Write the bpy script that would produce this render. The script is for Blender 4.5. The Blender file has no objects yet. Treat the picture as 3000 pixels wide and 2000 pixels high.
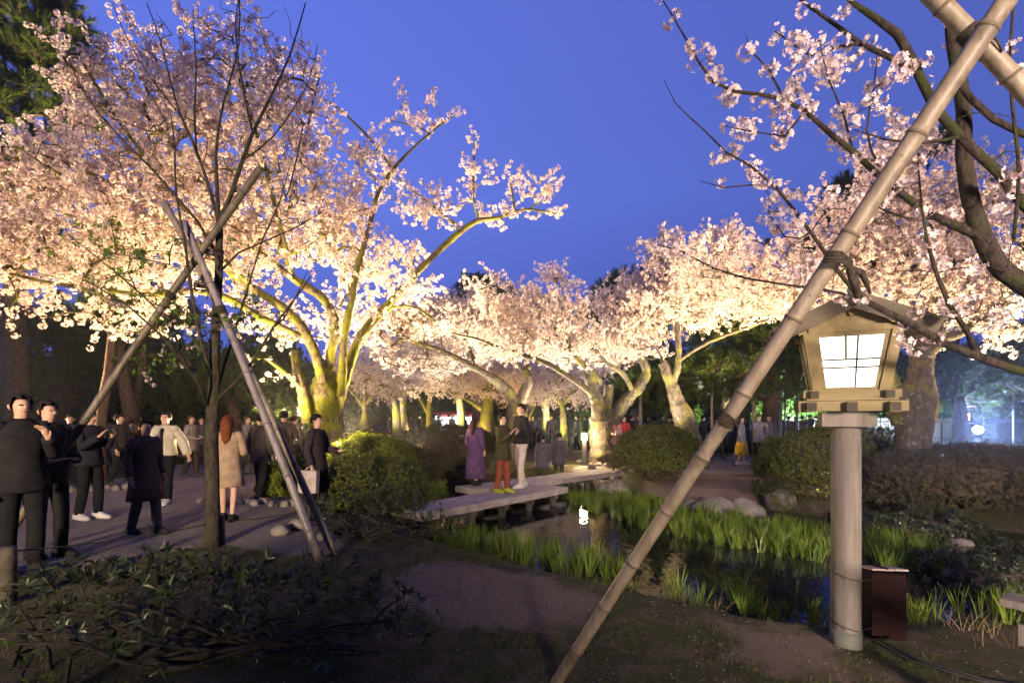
import bpy, bmesh, math, random
import numpy as np
from mathutils import Vector, Matrix, Euler
PI = math.pi
random.seed(11)
RNG = np.random.default_rng(11)
scene = bpy.context.scene
COL = scene.collection

# ------------------------------------------------------------------ camera, sky, exposure
FOC, HZ, EYE = 1450.0, 1220.0, 1.6        # focal length and horizon row measured on a 3000 px wide frame; eye height in metres
cam = bpy.data.objects.new('camera', bpy.data.cameras.new('camera'))
COL.objects.link(cam)
cam.location = (0, 0, EYE)
cam.rotation_euler = (PI / 2, 0, 0)
cam.data.sensor_width = 36
cam.data.lens = 36 * FOC / 3000
cam.data.shift_y = (HZ - 1000) / 3000
cam.data.clip_start, cam.data.clip_end = 0.05, 600
scene.camera = cam

SKY_STRENGTH = 1.15
HAZE = 0.0012
world = bpy.data.worlds.new('World')
scene.world = world
world.use_nodes = True
wn, wl = world.node_tree.nodes, world.node_tree.links
bg = wn['Background']
tc = wn.new('ShaderNodeTexCoord')
sep = wn.new('ShaderNodeSeparateXYZ')
wl.new(tc.outputs['Generated'], sep.inputs[0])
ramp = wn.new('ShaderNodeValToRGB')            # blue hour: pale towards the horizon glow, deeper overhead
ramp.color_ramp.elements[0].position = 0.0
ramp.color_ramp.elements[0].color = (0.045, 0.070, 0.36, 1)
ramp.color_ramp.elements[1].position = 0.85
ramp.color_ramp.elements[1].color = (0.088, 0.125, 0.55, 1)
e = ramp.color_ramp.elements.new(0.40)
e.color = (0.102, 0.158, 0.62, 1)
wl.new(sep.outputs['Z'], ramp.inputs[0])
mr = wn.new('ShaderNodeMapRange')
mr.inputs['From Min'].default_value, mr.inputs['From Max'].default_value = -0.3, 0.8
mr.inputs['To Min'].default_value, mr.inputs['To Max'].default_value = 1.12, 0.66
wl.new(sep.outputs['X'], mr.inputs['Value'])
mx = wn.new('ShaderNodeMix')
mx.data_type = 'RGBA'; mx.blend_type = 'MULTIPLY'
mx.inputs[0].default_value = 1
wl.new(ramp.outputs[0], mx.inputs[6])
wl.new(mr.outputs[0], mx.inputs[7])
wl.new(mx.outputs[2], bg.inputs[0])
bg.inputs[1].default_value = SKY_STRENGTH

scene.view_settings.view_transform = 'Standard'
scene.view_settings.look = 'None'
scene.view_settings.exposure = 0
scene.view_settings.gamma = 1
scene.cycles.use_denoising = True
scene.cycles.denoiser = 'OPENIMAGEDENOISE'
scene.cycles.use_adaptive_sampling = True
scene.cycles.adaptive_threshold = 0.035
scene.cycles.adaptive_min_samples = 16
scene.cycles.max_bounces = 4
scene.cycles.diffuse_bounces = 3
scene.cycles.glossy_bounces = 2
scene.cycles.transmission_bounces = 3
scene.cycles.sample_clamp_indirect = 3
scene.cycles.caustics_reflective = False
scene.cycles.caustics_refractive = False

# ------------------------------------------------------------------ helpers
def P(px, py, d):
    return Vector(((px - 1500) / FOC * d, d, EYE + (HZ - py) / FOC * d))

def G(px, py, z=0.0):
    d = FOC * (EYE - z) / (py - HZ)
    return Vector(((px - 1500) / FOC * d, d, z))

def empty(name, loc=(0, 0, 0), label=None, cat=None, group=None, rz=0):
    o = bpy.data.objects.new(name, None)
    COL.objects.link(o)
    o.location = loc
    o.rotation_euler = (0, 0, rz)
    tag(o, label, cat, group)
    return o

def tag(o, label=None, cat=None, group=None, kind=None):
    if label: o['label'] = label
    if cat: o['category'] = cat
    if group: o['group'] = group
    if kind: o['kind'] = kind
    return o

def mesh_obj(name, me, mat=None, parent=None, smooth=False):
    """links a mesh given in world space; when parented, keeps it where it is"""
    o = bpy.data.objects.new(name, me)
    COL.objects.link(o)
    if mat is not None:
        for m in (mat if isinstance(mat, (list, tuple)) else [mat]):
            me.materials.append(m)
    if smooth:
        me.polygons.foreach_set('use_smooth', [True] * len(me.polygons))
    if parent is not None:
        o.parent = parent
    return o

class MB:
    """collects vertices and faces for one mesh object"""
    def __init__(s):
        s.v, s.f, s.n, s.mi = [], [], 0, []
    def add(s, v, f, m=0):
        v = np.asarray(v, dtype=float).reshape(-1, 3)
        s.v.append(v)
        for q in f:
            s.f.append(tuple(int(i) + s.n for i in q))
            s.mi.append(m)
        s.n += len(v)
    def box(s, c, size, rot=None, m=0, taper=1.0):
        x, y, z = [k / 2 for k in size]
        t = taper
        v = [(-x * t, -y * t, -z), (x * t, -y * t, -z), (x * t, y * t, -z), (-x * t, y * t, -z),
             (-x, -y, z), (x, -y, z), (x, y, z), (-x, y, z)]
        f = [(3, 2, 1, 0), (4, 5, 6, 7), (0, 1, 5, 4), (1, 2, 6, 5), (2, 3, 7, 6), (3, 0, 4, 7)]
        M = (rot if rot is not None else Matrix.Identity(3))
        s.add([tuple(M @ Vector(p) + Vector(c)) for p in v], f, m)
    def tube(s, pts, rad, sides=6, cap=True, m=0):
        p = np.array([tuple(q) for q in pts], dtype=float)
        n = len(p)
        r = np.full(n, rad, dtype=float) if np.isscalar(rad) else np.asarray(rad, dtype=float)
        t = np.gradient(p, axis=0)
        t /= np.linalg.norm(t, axis=1)[:, None] + 1e-9
        ref = np.array([0.0, 0, 1]) if abs(t[:, 2].mean()) < 0.8 else np.array([1.0, 0, 0])
        a = np.cross(t, ref); a /= np.linalg.norm(a, axis=1)[:, None] + 1e-9
        b = np.cross(t, a)
        ang = np.arange(sides) * 2 * PI / sides
        ring = p[:, None, :] + r[:, None, None] * (np.cos(ang)[None, :, None] * a[:, None, :] + np.sin(ang)[None, :, None] * b[:, None, :])
        f = []
        for i in range(n - 1):
            for k in range(sides):
                k2 = (k + 1) % sides
                f.append((i * sides + k, i * sides + k2, (i + 1) * sides + k2, (i + 1) * sides + k))
        if cap:
            f.append(tuple(range(sides))[::-1])
            f.append(tuple((n - 1) * sides + k for k in range(sides)))
        s.add(ring.reshape(-1, 3), f, m)
    def gnarl(s, pts, rad, amp=.22):
        """pushes the last tube's rings in and out so that bark shows lumps, ribs and burrs"""
        from mathutils import noise as mn
        v = s.v[-1]; n = len(pts); k = len(v) // n
        for i in range(n):
            c = Vector(pts[i]); r = rad[i]
            for j in range(k):
                q = Vector(v[i * k + j]); d = q - c
                f = amp * (mn.noise(q * 1.6 / max(r, .12) * .25) + .6 * mn.noise(Vector((q.x, q.y, q.z * .4)) * 9) + .35 * mn.noise(q * 22))
                v[i * k + j] = c + d * (1 + f)
    def build(s, name, mat, parent=None, smooth=False):
        me = bpy.data.meshes.new(name)
        v = np.concatenate(s.v) if s.v else np.zeros((0, 3))
        me.from_pydata(v.tolist(), [], s.f)
        if max(s.mi, default=0) > 0:
            me.polygons.foreach_set('material_index', s.mi)
        return mesh_obj(name, me, mat, parent, smooth)

def catmull(pts, step=0.25):
    """pts: list of (Vector, radius) -> densified list"""
    out = []
    n = len(pts)
    for i in range(n - 1):
        p0 = pts[max(i - 1, 0)][0]; p1 = pts[i][0]; p2 = pts[i + 1][0]; p3 = pts[min(i + 2, n - 1)][0]
        k = max(1, int((p2 - p1).length / step))
        for j in range(k):
            t = j / k
            q = 0.5 * ((2 * p1) + (p2 - p0) * t + (2 * p0 - 5 * p1 + 4 * p2 - p3) * t * t + (3 * p1 - p0 - 3 * p2 + p3) * t ** 3)
            out.append((q, pts[i][1] * (1 - t) + pts[i + 1][1] * t))
    out.append(pts[-1])
    return out

# ------------------------------------------------------------------ materials
def new_mat(name):
    m = bpy.data.materials.new(name)
    m.use_nodes = True
    return m, m.node_tree.nodes, m.node_tree.links, m.node_tree.nodes['Principled BSDF']

def mat_noise(name, c1, c2, scale=8, rough=0.8, bump=0.0, bscale=None, c3=None, detail=6, spec=0.3, obj_rand=0.0, stretch=None, lo=0.35, hi=0.65):
    m, N, L, b = new_mat(name)
    t = N.new('ShaderNodeTexCoord')
    src = t.outputs['Object']
    if stretch:
        mp = N.new('ShaderNodeMapping')
        mp.inputs['Scale'].default_value = stretch
        L.new(src, mp.inputs[0]); src = mp.outputs[0]
    n = N.new('ShaderNodeTexNoise')
    n.inputs['Scale'].default_value = scale
    n.inputs['Detail'].default_value = detail
    n.inputs['Roughness'].default_value = 0.65
    L.new(src, n.inputs[0])
    r = N.new('ShaderNodeValToRGB')
    r.color_ramp.elements[0].position = lo; r.color_ramp.elements[1].position = hi
    r.color_ramp.elements[0].color = (*c1, 1); r.color_ramp.elements[1].color = (*c2, 1)
    if c3:
        e = r.color_ramp.elements.new((lo + hi) / 2); e.color = (*c3, 1)
    L.new(n.outputs[0], r.inputs[0])
    out = r.outputs[0]
    if obj_rand > 0:
        oi = N.new('ShaderNodeObjectInfo')
        h = N.new('ShaderNodeHueSaturation')
        ma = N.new('ShaderNodeMapRange')
        ma.inputs['To Min'].default_value = 1 - obj_rand; ma.inputs['To Max'].default_value = 1 + obj_rand
        L.new(oi.outputs['Random'], ma.inputs['Value'])
        L.new(ma.outputs[0], h.inputs['Value']); L.new(out, h.inputs['Color']); out = h.outputs[0]
    L.new(out, b.inputs['Base Color'])
    b.inputs['Roughness'].default_value = rough
    b.inputs['Specular IOR Level'].default_value = spec
    if bump > 0:
        n2 = N.new('ShaderNodeTexNoise')
        n2.inputs['Scale'].default_value = bscale or scale * 3
        n2.inputs['Detail'].default_value = 5
        L.new(src, n2.inputs[0])
        bp = N.new('ShaderNodeBump')
        bp.inputs['Strength'].default_value = 0.9
        bp.inputs['Distance'].default_value = bump
        L.new(n2.outputs[0], bp.inputs['Height'])
        L.new(bp.outputs[0], b.inputs['Normal'])
    return m

def mat_leaf(name, c1, c2, trans=0.35, rough=0.6, spec=0.3):
    """thin leaf or petal: diffuse, translucent and a little gloss; colour varies from one instance to the next"""
    m, N, L, b = new_mat(name)
    N.remove(b)
    out = [n for n in N if n.type == 'OUTPUT_MATERIAL'][0]
    oi = N.new('ShaderNodeObjectInfo')
    g = N.new('ShaderNodeNewGeometry')
    ad = N.new('ShaderNodeMath'); ad.operation = 'ADD'
    mu = N.new('ShaderNodeMath'); mu.operation = 'MULTIPLY'; mu.inputs[1].default_value = 0.6
    mu2 = N.new('ShaderNodeMath'); mu2.operation = 'MULTIPLY'; mu2.inputs[1].default_value = 0.4
    L.new(oi.outputs['Random'], mu.inputs[0]); L.new(g.outputs['Random Per Island'], mu2.inputs[0])
    L.new(mu.outputs[0], ad.inputs[0]); L.new(mu2.outputs[0], ad.inputs[1])
    mixc = N.new('ShaderNodeMix'); mixc.data_type = 'RGBA'
    mixc.inputs[6].default_value = (*c1, 1); mixc.inputs[7].default_value = (*c2, 1)
    L.new(ad.outputs[0], mixc.inputs[0])
    p = N.new('ShaderNodeBsdfPrincipled')
    p.inputs['Roughness'].default_value = rough
    p.inputs['Specular IOR Level'].default_value = spec
    L.new(mixc.outputs[2], p.inputs['Base Color'])
    tr = N.new('ShaderNodeBsdfTranslucent')
    L.new(mixc.outputs[2], tr.inputs['Color'])
    ms = N.new('ShaderNodeMixShader'); ms.inputs[0].default_value = trans
    L.new(p.outputs[0], ms.inputs[1]); L.new(tr.outputs[0], ms.inputs[2]); L.new(ms.outputs[0], out.inputs[0])
    return m

def mat_flat(name, c, rough=0.7, metal=0.0, spec=0.3):
    return mat_noise(name, tuple(k * 0.8 for k in c), tuple(min(1, k * 1.15) for k in c), scale=14, rough=rough, spec=spec, bump=0.001, bscale=60)

def mat_emit(name, c, s):
    m, N, L, b = new_mat(name)
    b.inputs['Base Color'].default_value = (*c, 1)
    b.inputs['Emission Color'].default_value = (*c, 1)
    b.inputs['Emission Strength'].default_value = s
    return m

def mat_bark(name, dark, light, moss, moss_amt=0.5, scale=6, lichen=0.0):
    m, N, L, b = new_mat(name)
    t = N.new('ShaderNodeTexCoord')
    n1 = N.new('ShaderNodeTexNoise'); n1.inputs['Scale'].default_value = scale * 3; n1.inputs['Detail'].default_value = 8
    n1.inputs['Roughness'].default_value = 0.7
    n2 = N.new('ShaderNodeTexNoise'); n2.inputs['Scale'].default_value = scale * 0.5; n2.inputs['Detail'].default_value = 5
    mp = N.new('ShaderNodeMapping'); mp.inputs['Scale'].default_value = (1, 1, 0.45)
    L.new(t.outputs['Object'], mp.inputs[0]); L.new(mp.outputs[0], n1.inputs[0]); L.new(t.outputs['Object'], n2.inputs[0])
    r1 = N.new('ShaderNodeValToRGB')
    r1.color_ramp.elements[0].position = 0.35; r1.color_ramp.elements[1].position = 0.68
    r1.color_ramp.elements[0].color = (*dark, 1); r1.color_ramp.elements[1].color = (*light, 1)
    L.new(n1.outputs[0], r1.inputs[0])
    r2 = N.new('ShaderNodeValToRGB')
    r2.color_ramp.elements[0].position = 0.62 - moss_amt * 0.3; r2.color_ramp.elements[1].position = 0.72 - moss_amt * 0.3
    L.new(n2.outputs[0], r2.inputs[0])
    mc = N.new('ShaderNodeMix'); mc.data_type = 'RGBA'
    L.new(r2.outputs[0], mc.inputs[0]); L.new(r1.outputs[0], mc.inputs[6]); mc.inputs[7].default_value = (*moss, 1)
    out = mc.outputs[2]
    if lichen > 0:
        v = N.new('ShaderNodeTexVoronoi'); v.inputs['Scale'].default_value = 9
        n3 = N.new('ShaderNodeTexNoise'); n3.inputs['Scale'].default_value = 30
        L.new(t.outputs['Object'], n3.inputs[0])
        av = N.new('ShaderNodeMixRGB'); av.inputs[0].default_value = 0.12
        L.new(t.outputs['Object'], av.inputs[1]); L.new(n3.outputs[1], av.inputs[2]); L.new(av.outputs[0], v.inputs[0])
        r3 = N.new('ShaderNodeValToRGB')
        r3.color_ramp.elements[0].position = 0.10 + 0.2 * lichen; r3.color_ramp.elements[1].position = 0.14 + 0.2 * lichen
        r3.color_ramp.elements[0].color = (1, 1, 1, 1); r3.color_ramp.elements[1].color = (0, 0, 0, 1)
        L.new(v.outputs['Distance'], r3.inputs[0])
        mc2 = N.new('ShaderNodeMix'); mc2.data_type = 'RGBA'
        L.new(r3.outputs[0], mc2.inputs[0]); L.new(out, mc2.inputs[6]); mc2.inputs[7].default_value = (0.24, 0.24, 0.19, 1)
        out = mc2.outputs[2]
    L.new(out, b.inputs['Base Color'])
    b.inputs['Roughness'].default_value = 0.9
    b.inputs['Specular IOR Level'].default_value = 0.2
    bp = N.new('ShaderNodeBump'); bp.inputs['Strength'].default_value = 1.0; bp.inputs['Distance'].default_value = 0.05
    L.new(n1.outputs[0], bp.inputs['Height']); L.new(bp.outputs[0], b.inputs['Normal'])
    return m

M = {}
M['petal'] = mat_leaf('petal', (0.88, 0.66, 0.56), (0.94, 0.83, 0.74), 0.50)
M['petal_pink'] = mat_leaf('petal_pink', (0.84, 0.62, 0.60), (0.93, 0.82, 0.79), 0.35)
M['calyx'] = mat_leaf('calyx', (0.35, 0.10, 0.06), (0.45, 0.16, 0.08), 0.2)
M['twig'] = mat_noise('twig', (0.06, 0.045, 0.03), (0.14, 0.11, 0.06), 20, 0.9)
M['bark'] = mat_bark('cherry_bark', (0.05, 0.04, 0.028), (0.22, 0.18, 0.12), (0.13, 0.13, 0.02), 0.55)
M['bark_moss'] = mat_bark('mossy_cherry_bark', (0.05, 0.038, 0.02), (0.24, 0.19, 0.09), (0.17, 0.17, 0.018), 0.6, 5, lichen=0.35)
M['bark_dark'] = mat_bark('dark_bark', (0.025, 0.02, 0.018), (0.13, 0.11, 0.09), (0.07, 0.075, 0.03), 0.3)
M['bark_young'] = mat_bark('young_bark', (0.022, 0.018, 0.015), (0.10, 0.082, 0.068), (0.055, 0.058, 0.025), 0.3)
M['bark_near'] = mat_bark('near_bark', (0.018, 0.013, 0.011), (0.095, 0.072, 0.058), (0.05, 0.055, 0.02), 0.3, 9)
M['bark_lichen'] = mat_bark('lichen_bark', (0.03, 0.025, 0.02), (0.14, 0.11, 0.08), (0.12, 0.11, 0.03), 0.35, 5, lichen=0.3)
M['bark_pine'] = mat_bark('pine_bark', (0.04, 0.025, 0.018), (0.20, 0.12, 0.08), (0.08, 0.08, 0.03), 0.2)
M['needle'] = mat_leaf('needle', (0.045, 0.075, 0.012), (0.10, 0.14, 0.02), 0.25)
M['leaf_green'] = mat_leaf('leaf_green', (0.05, 0.11, 0.015), (0.14, 0.24, 0.03), 0.4)
M['leaf_dark'] = mat_leaf('leaf_dark', (0.022, 0.034, 0.014), (0.048, 0.064, 0.028), 0.15, 0.38, 0.5)
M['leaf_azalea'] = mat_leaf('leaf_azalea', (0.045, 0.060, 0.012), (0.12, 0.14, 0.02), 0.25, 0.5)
M['leaf_azalea_lit'] = mat_leaf('leaf_azalea_lit', (0.10, 0.14, 0.012), (0.20, 0.24, 0.02), 0.3, 0.5)  # brighter copy of the azalea leaf, lamp light put into its colour
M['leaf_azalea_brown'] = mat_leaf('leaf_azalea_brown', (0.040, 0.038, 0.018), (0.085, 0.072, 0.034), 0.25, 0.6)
M['iris'] = mat_leaf('iris_leaf', (0.06, 0.13, 0.012), (0.20, 0.27, 0.03), 0.35, 0.4, 0.5)
M['straw'] = mat_leaf('straw', (0.14, 0.10, 0.05), (0.24, 0.19, 0.11), 0.3)
M['stem'] = mat_noise('stem', (0.05, 0.035, 0.025), (0.12, 0.09, 0.06), 15, 0.9)
M['stem_dark'] = mat_noise('stem_dark', (0.015, 0.012, 0.010), (0.05, 0.04, 0.034), 15, 0.9)
M['rock'] = mat_noise('rock', (0.10, 0.09, 0.08), (0.30, 0.26, 0.23), 3, 0.85, 0.03, 14, c3=(0.17, 0.15, 0.13), lo=0.3, hi=0.7)
M['rock_moss'] = mat_noise('rock_moss', (0.09, 0.10, 0.03), (0.26, 0.23, 0.20), 4, 0.9, 0.03, 14, lo=0.4, hi=0.6)
M['granite'] = mat_noise('granite', (0.24, 0.20, 0.18), (0.42, 0.36, 0.33), 5, 0.85, 0.006, 50, lo=0.3, hi=0.7)
M['pile'] = mat_noise('pile', (0.03, 0.025, 0.02), (0.09, 0.075, 0.06), 7, 0.8, 0.01)
M['wood'] = mat_noise('wood', (0.12, 0.092, 0.042), (0.21, 0.165, 0.08), 9, 0.75, 0.002, 60, stretch=(1, 1, 0.25), spec=0.25)
M['wood_beam'] = mat_noise('wood_beam', (0.115, 0.09, 0.042), (0.20, 0.16, 0.08), 9, 0.75, 0.002, 60, stretch=(0.25, 1, 1), spec=0.25)
M['post'] = mat_noise('post', (0.10, 0.086, 0.075), (0.20, 0.175, 0.155), 9, 0.85, 0.004, 40, stretch=(1, 1, 0.12), spec=0.2)
M['post_foot'] = mat_noise('post_foot', (0.085, 0.095, 0.078), (0.15, 0.155, 0.13), 6, 0.9, 0.004)
M['barge'] = mat_noise('barge', (0.055, 0.046, 0.034), (0.11, 0.09, 0.065), 9, 0.8, 0.002, 60, stretch=(0.25, 1, 1), spec=0.2)
M['end_grain'] = mat_flat('end_grain', (0.035, 0.028, 0.02))
M['muntin'] = mat_flat('muntin', (0.05, 0.04, 0.03))
M['copper'] = mat_noise('copper_sheet', (0.045, 0.05, 0.042), (0.10, 0.095, 0.075), 4, 0.6, 0.003)
M['pane'] = mat_emit('pane', (1.0, 0.95, 0.86), 1.7)
def mat_bamboo(name, pale, mid, dark, rough=.5):
    m, N, L, b = new_mat(name)
    t = N.new('ShaderNodeTexCoord')
    def nz(scale, detail, stretch):
        mp = N.new('ShaderNodeMapping'); mp.inputs['Scale'].default_value = stretch; L.new(t.outputs['Object'], mp.inputs[0])
        n = N.new('ShaderNodeTexNoise'); n.inputs['Scale'].default_value = scale; n.inputs['Detail'].default_value = detail; n.inputs['Roughness'].default_value = .7
        L.new(mp.outputs[0], n.inputs[0]); return n
    streak = nz(22, 6, (1, 1, .12)); blot = nz(5, 7, (1, 1, .7)); spot = nz(34, 4, (1, 1, 1))
    r1 = N.new('ShaderNodeValToRGB'); r1.color_ramp.elements[0].position = .35; r1.color_ramp.elements[1].position = .62
    r1.color_ramp.elements[0].color = (*mid, 1); r1.color_ramp.elements[1].color = (*pale, 1); L.new(streak.outputs[0], r1.inputs[0])
    r2 = N.new('ShaderNodeValToRGB'); r2.color_ramp.elements[0].position = .52; r2.color_ramp.elements[1].position = .66; L.new(blot.outputs[0], r2.inputs[0])
    r3 = N.new('ShaderNodeValToRGB'); r3.color_ramp.elements[0].position = .64; r3.color_ramp.elements[1].position = .70; L.new(spot.outputs[0], r3.inputs[0])
    mx1 = N.new('ShaderNodeMix'); mx1.data_type = 'RGBA'; L.new(r2.outputs[0], mx1.inputs[0]); L.new(r1.outputs[0], mx1.inputs[6]); mx1.inputs[7].default_value = (*tuple((q + w) / 2 for q, w in zip(mid, dark)), 1)
    mx2 = N.new('ShaderNodeMix'); mx2.data_type = 'RGBA'; L.new(r3.outputs[0], mx2.inputs[0]); L.new(mx1.outputs[2], mx2.inputs[6]); mx2.inputs[7].default_value = (*dark, 1)
    L.new(mx2.outputs[2], b.inputs['Base Color']); b.inputs['Roughness'].default_value = rough; b.inputs['Specular IOR Level'].default_value = .4
    bp = N.new('ShaderNodeBump'); bp.inputs['Strength'].default_value = .5; bp.inputs['Distance'].default_value = .003
    L.new(streak.outputs[0], bp.inputs['Height']); L.new(bp.outputs[0], b.inputs['Normal'])
    return m
M['bamboo'] = mat_bamboo('bamboo', (0.27, 0.215, 0.16), (0.16, 0.122, 0.085), (0.045, 0.034, 0.024))
M['bamboo_dark'] = mat_bamboo('bamboo_dark', (0.17, 0.135, 0.10), (0.09, 0.07, 0.05), (0.03, 0.024, 0.018))
M['bamboo_grey'] = mat_bamboo('bamboo_grey', (0.26, 0.225, 0.235), (0.17, 0.145, 0.15), (0.06, 0.05, 0.05), .42)
M['node'] = mat_flat('bamboo_node', (0.13, 0.10, 0.07))
M['rope'] = mat_noise('rope', (0.02, 0.016, 0.012), (0.07, 0.055, 0.04), 60, 0.95, 0.004, 120)
M['rope_pale'] = mat_noise('rope_pale', (0.20, 0.16, 0.10), (0.32, 0.27, 0.18), 60, 0.95)
M['iron_box'] = mat_noise('iron_box', (0.008, 0.0028, 0.0035), (0.018, 0.007, 0.008), 5, 0.8, 0.002, spec=0.08)
M['box_lid'] = mat_noise('box_lid', (0.22, 0.17, 0.15), (0.34, 0.27, 0.24), 6, 0.6)
M['black'] = mat_flat('black_metal', (0.02, 0.02, 0.02), 0.5)
M['water'] = None

# ------------------------------------------------------------------ ground and pond
POND_PX = [(1225, 1560), (1330, 1612), (1500, 1665), (1720, 1715), (1950, 1770), (2200, 1830), (2440, 1862), (2640, 1830), (2800, 1800), (3000, 1785), (3300, 1760),
           (3400, 1690), (3300, 1600), (3000, 1565), (2740, 1535), (2440, 1520), (2250, 1500), (2100, 1480), (1950, 1462), (1850, 1442), (1780, 1425),
           (1740, 1402), (1600, 1396), (1480, 1388), (1345, 1392), (1300, 1430), (1262, 1480)]
WZ = -0.30
POND = [tuple(G(x, y, WZ)[:2]) for x, y in POND_PX]

def sdist(poly, X, Y):
    """signed distance to a polygon, negative inside"""
    X = np.asarray(X, float); Y = np.asarray(Y, float)
    d = np.full(X.shape, 1e9); ins = np.zeros(X.shape, bool)
    n = len(poly)
    for i in range(n):
        x1, y1 = poly[i]; x2, y2 = poly[(i + 1) % n]
        ex, ey = x2 - x1, y2 - y1
        t = np.clip(((X - x1) * ex + (Y - y1) * ey) / (ex * ex + ey * ey), 0, 1)
        d = np.minimum(d, (X - x1 - t * ex) ** 2 + (Y - y1 - t * ey) ** 2)
        c = ((y1 > Y) != (y2 > Y)) & (X < (x2 - x1) * (Y - y1) / (y2 - y1 + 1e-12) + x1)
        ins ^= c
    d = np.sqrt(d)
    return np.where(ins, -d, d)

def hgt(X, Y):
    s = sdist(POND, X, Y)
    t = np.clip((s + 0.35) / 1.05, 0, 1)
    t = t * t * (3 - 2 * t)
    w = 0.025 * np.sin(X * 1.7 + 0.6 * Y) * np.cos(Y * 1.3) + 0.012 * np.sin(X * 5.1) * np.sin(Y * 4.3 + X)
    return -0.52 * (1 - t) + w * np.clip(s, 0, 1)

def gz(x, y):
    return float(hgt(np.array([x]), np.array([y]))[0])

PATHS = []      # gravel paths: polygons in metres
PATHS.append([tuple(G(x, y)[:2]) for x, y in [(-400, 1900), (0, 1700), (350, 1640), (640, 1590), (960, 1640), (1010, 1590), (900, 1520), (880, 1440), (860, 1360), (860, 1325), (600, 1345), (300, 1410), (0, 1460), (-500, 1500)]])
PATHS.append([tuple(G(x, y)[:2]) for x, y in [(1640, 1400), (1700, 1380), (1780, 1392), (1900, 1378), (2080, 1388), (2300, 1392), (2480, 1378), (2900, 1372), (3500, 1365), (3500, 1330), (2200, 1338), (1800, 1345), (1650, 1372)]])
DIRT = [[tuple(G(x, y)[:2]) for x, y in [(1120, 1700), (1250, 1650), (1420, 1660), (1640, 1700), (1780, 1760), (1700, 1830), (1500, 1850), (1350, 1830), (1150, 1790)]],
        [tuple(G(x, y)[:2]) for x, y in [(1900, 1395), (2050, 1390), (2280, 1400), (2330, 1425), (2200, 1450), (2000, 1445), (1880, 1415)]],
        [tuple(G(x, y)[:2]) for x, y in [(2150, 1840), (2350, 1850), (2450, 1870), (2500, 1960), (2300, 1990), (2150, 1930)]]]

ys = np.concatenate([np.arange(-9, 1.5, 0.5), np.geomspace(1.5, 30, 230), np.geomspace(31, 420, 40)])
us = np.linspace(-1, 1, 301)
us = us * (0.35 + 0.65 * us ** 2) / 1.0
rows = []
for y in ys:
    half = 9 + max(0, y) * 1.6
    rows.append(np.stack([us * half * 1.35, np.full_like(us, y)], axis=1))
XY = np.concatenate(rows)
X, Y = XY[:, 0], XY[:, 1]
Z = hgt(X, Y)
nr, nc = len(ys), len(us)
idx = np.arange(nr * nc).reshape(nr, nc)
quads = np.stack([idx[:-1, :-1], idx[:-1, 1:], idx[1:, 1:], idx[1:, :-1]], axis=-1).reshape(-1, 4)
me = bpy.data.meshes.new('ground')
me.from_pydata(np.stack([X, Y, Z], 1).tolist(), [], quads.tolist())
me.polygons.foreach_set('use_smooth', [True] * len(me.polygons))
pm = np.zeros(len(X))
for p in PATHS: pm = np.maximum(pm, np.clip(0.5 - sdist(p, X, Y) / 0.35, 0, 1))
dm = np.zeros(len(X))
for p in DIRT: dm = np.maximum(dm, np.clip(0.5 - sdist(p, X, Y) / 0.7, 0, 1))
for nm, arr in (('path', pm), ('dirt', dm)):
    a = me.attributes.new(nm, 'FLOAT', 'POINT')
    a.data.foreach_set('value', arr.astype(np.float32))

gm, N, L, b = new_mat('garden_ground')
t = N.new('ShaderNodeTexCoord')
def noise(scale, detail=6, rough=0.65):
    n = N.new('ShaderNodeTexNoise'); n.inputs['Scale'].default_value = scale; n.inputs['Detail'].default_value = detail
    n.inputs['Roughness'].default_value = rough; L.new(t.outputs['Object'], n.inputs[0]); return n
def ramp2(fac, c1, c2, lo, hi):
    r = N.new('ShaderNodeValToRGB'); r.color_ramp.elements[0].position = lo; r.color_ramp.elements[1].position = hi
    r.color_ramp.elements[0].color = (*c1, 1); r.color_ramp.elements[1].color = (*c2, 1); L.new(fac, r.inputs[0]); return r
def mixc(f, a, c):
    m = N.new('ShaderNodeMix'); m.data_type = 'RGBA'; L.new(f, m.inputs[0]); L.new(a, m.inputs[6]); L.new(c, m.inputs[7]); return m.outputs[2]
fine = noise(46, 10, .75); mid = noise(3.2, 6); big = noise(0.9, 5)
moss = ramp2(fine.outputs[0], (0.030, 0.034, 0.014), (0.085, 0.085, 0.030), 0.35, 0.7)
soil = ramp2(fine.outputs[0], (0.060, 0.043, 0.030), (0.17, 0.125, 0.09), 0.35, 0.7)
grav = ramp2(fine.outputs[0], (0.12, 0.100, 0.085), (0.27, 0.235, 0.205), 0.3, 0.7)
sm = ramp2(mid.outputs[0], (0, 0, 0), (1, 1, 1), 0.48, 0.62)
base = mixc(sm.outputs[0], moss.outputs[0], soil.outputs[0])
def attr_soft(name, amp):
    a = N.new('ShaderNodeAttribute'); a.attribute_name = name
    s = N.new('ShaderNodeMath'); s.operation = 'MULTIPLY_ADD'; L.new(mid.outputs[0], s.inputs[0]); s.inputs[1].default_value = amp; s.inputs[2].default_value = -amp / 2
    q = N.new('ShaderNodeMath'); q.operation = 'ADD'; L.new(a.outputs['Fac'], q.inputs[0]); L.new(s.outputs[0], q.inputs[1])
    r = ramp2(q.outputs[0], (0, 0, 0), (1, 1, 1), 0.35, 0.62); return r.outputs[0]
dirt_c = ramp2(fine.outputs[0], (0.12, 0.085, 0.060), (0.25, 0.185, 0.135), 0.3, 0.7)
base = mixc(attr_soft('dirt', 1.1), base, dirt_c.outputs[0])
base = mixc(attr_soft('path', 0.6), base, grav.outputs[0])
L.new(base, b.inputs['Base Color'])
b.inputs['Roughness'].default_value = 0.92
b.inputs['Specular IOR Level'].default_value = 0.2
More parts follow.
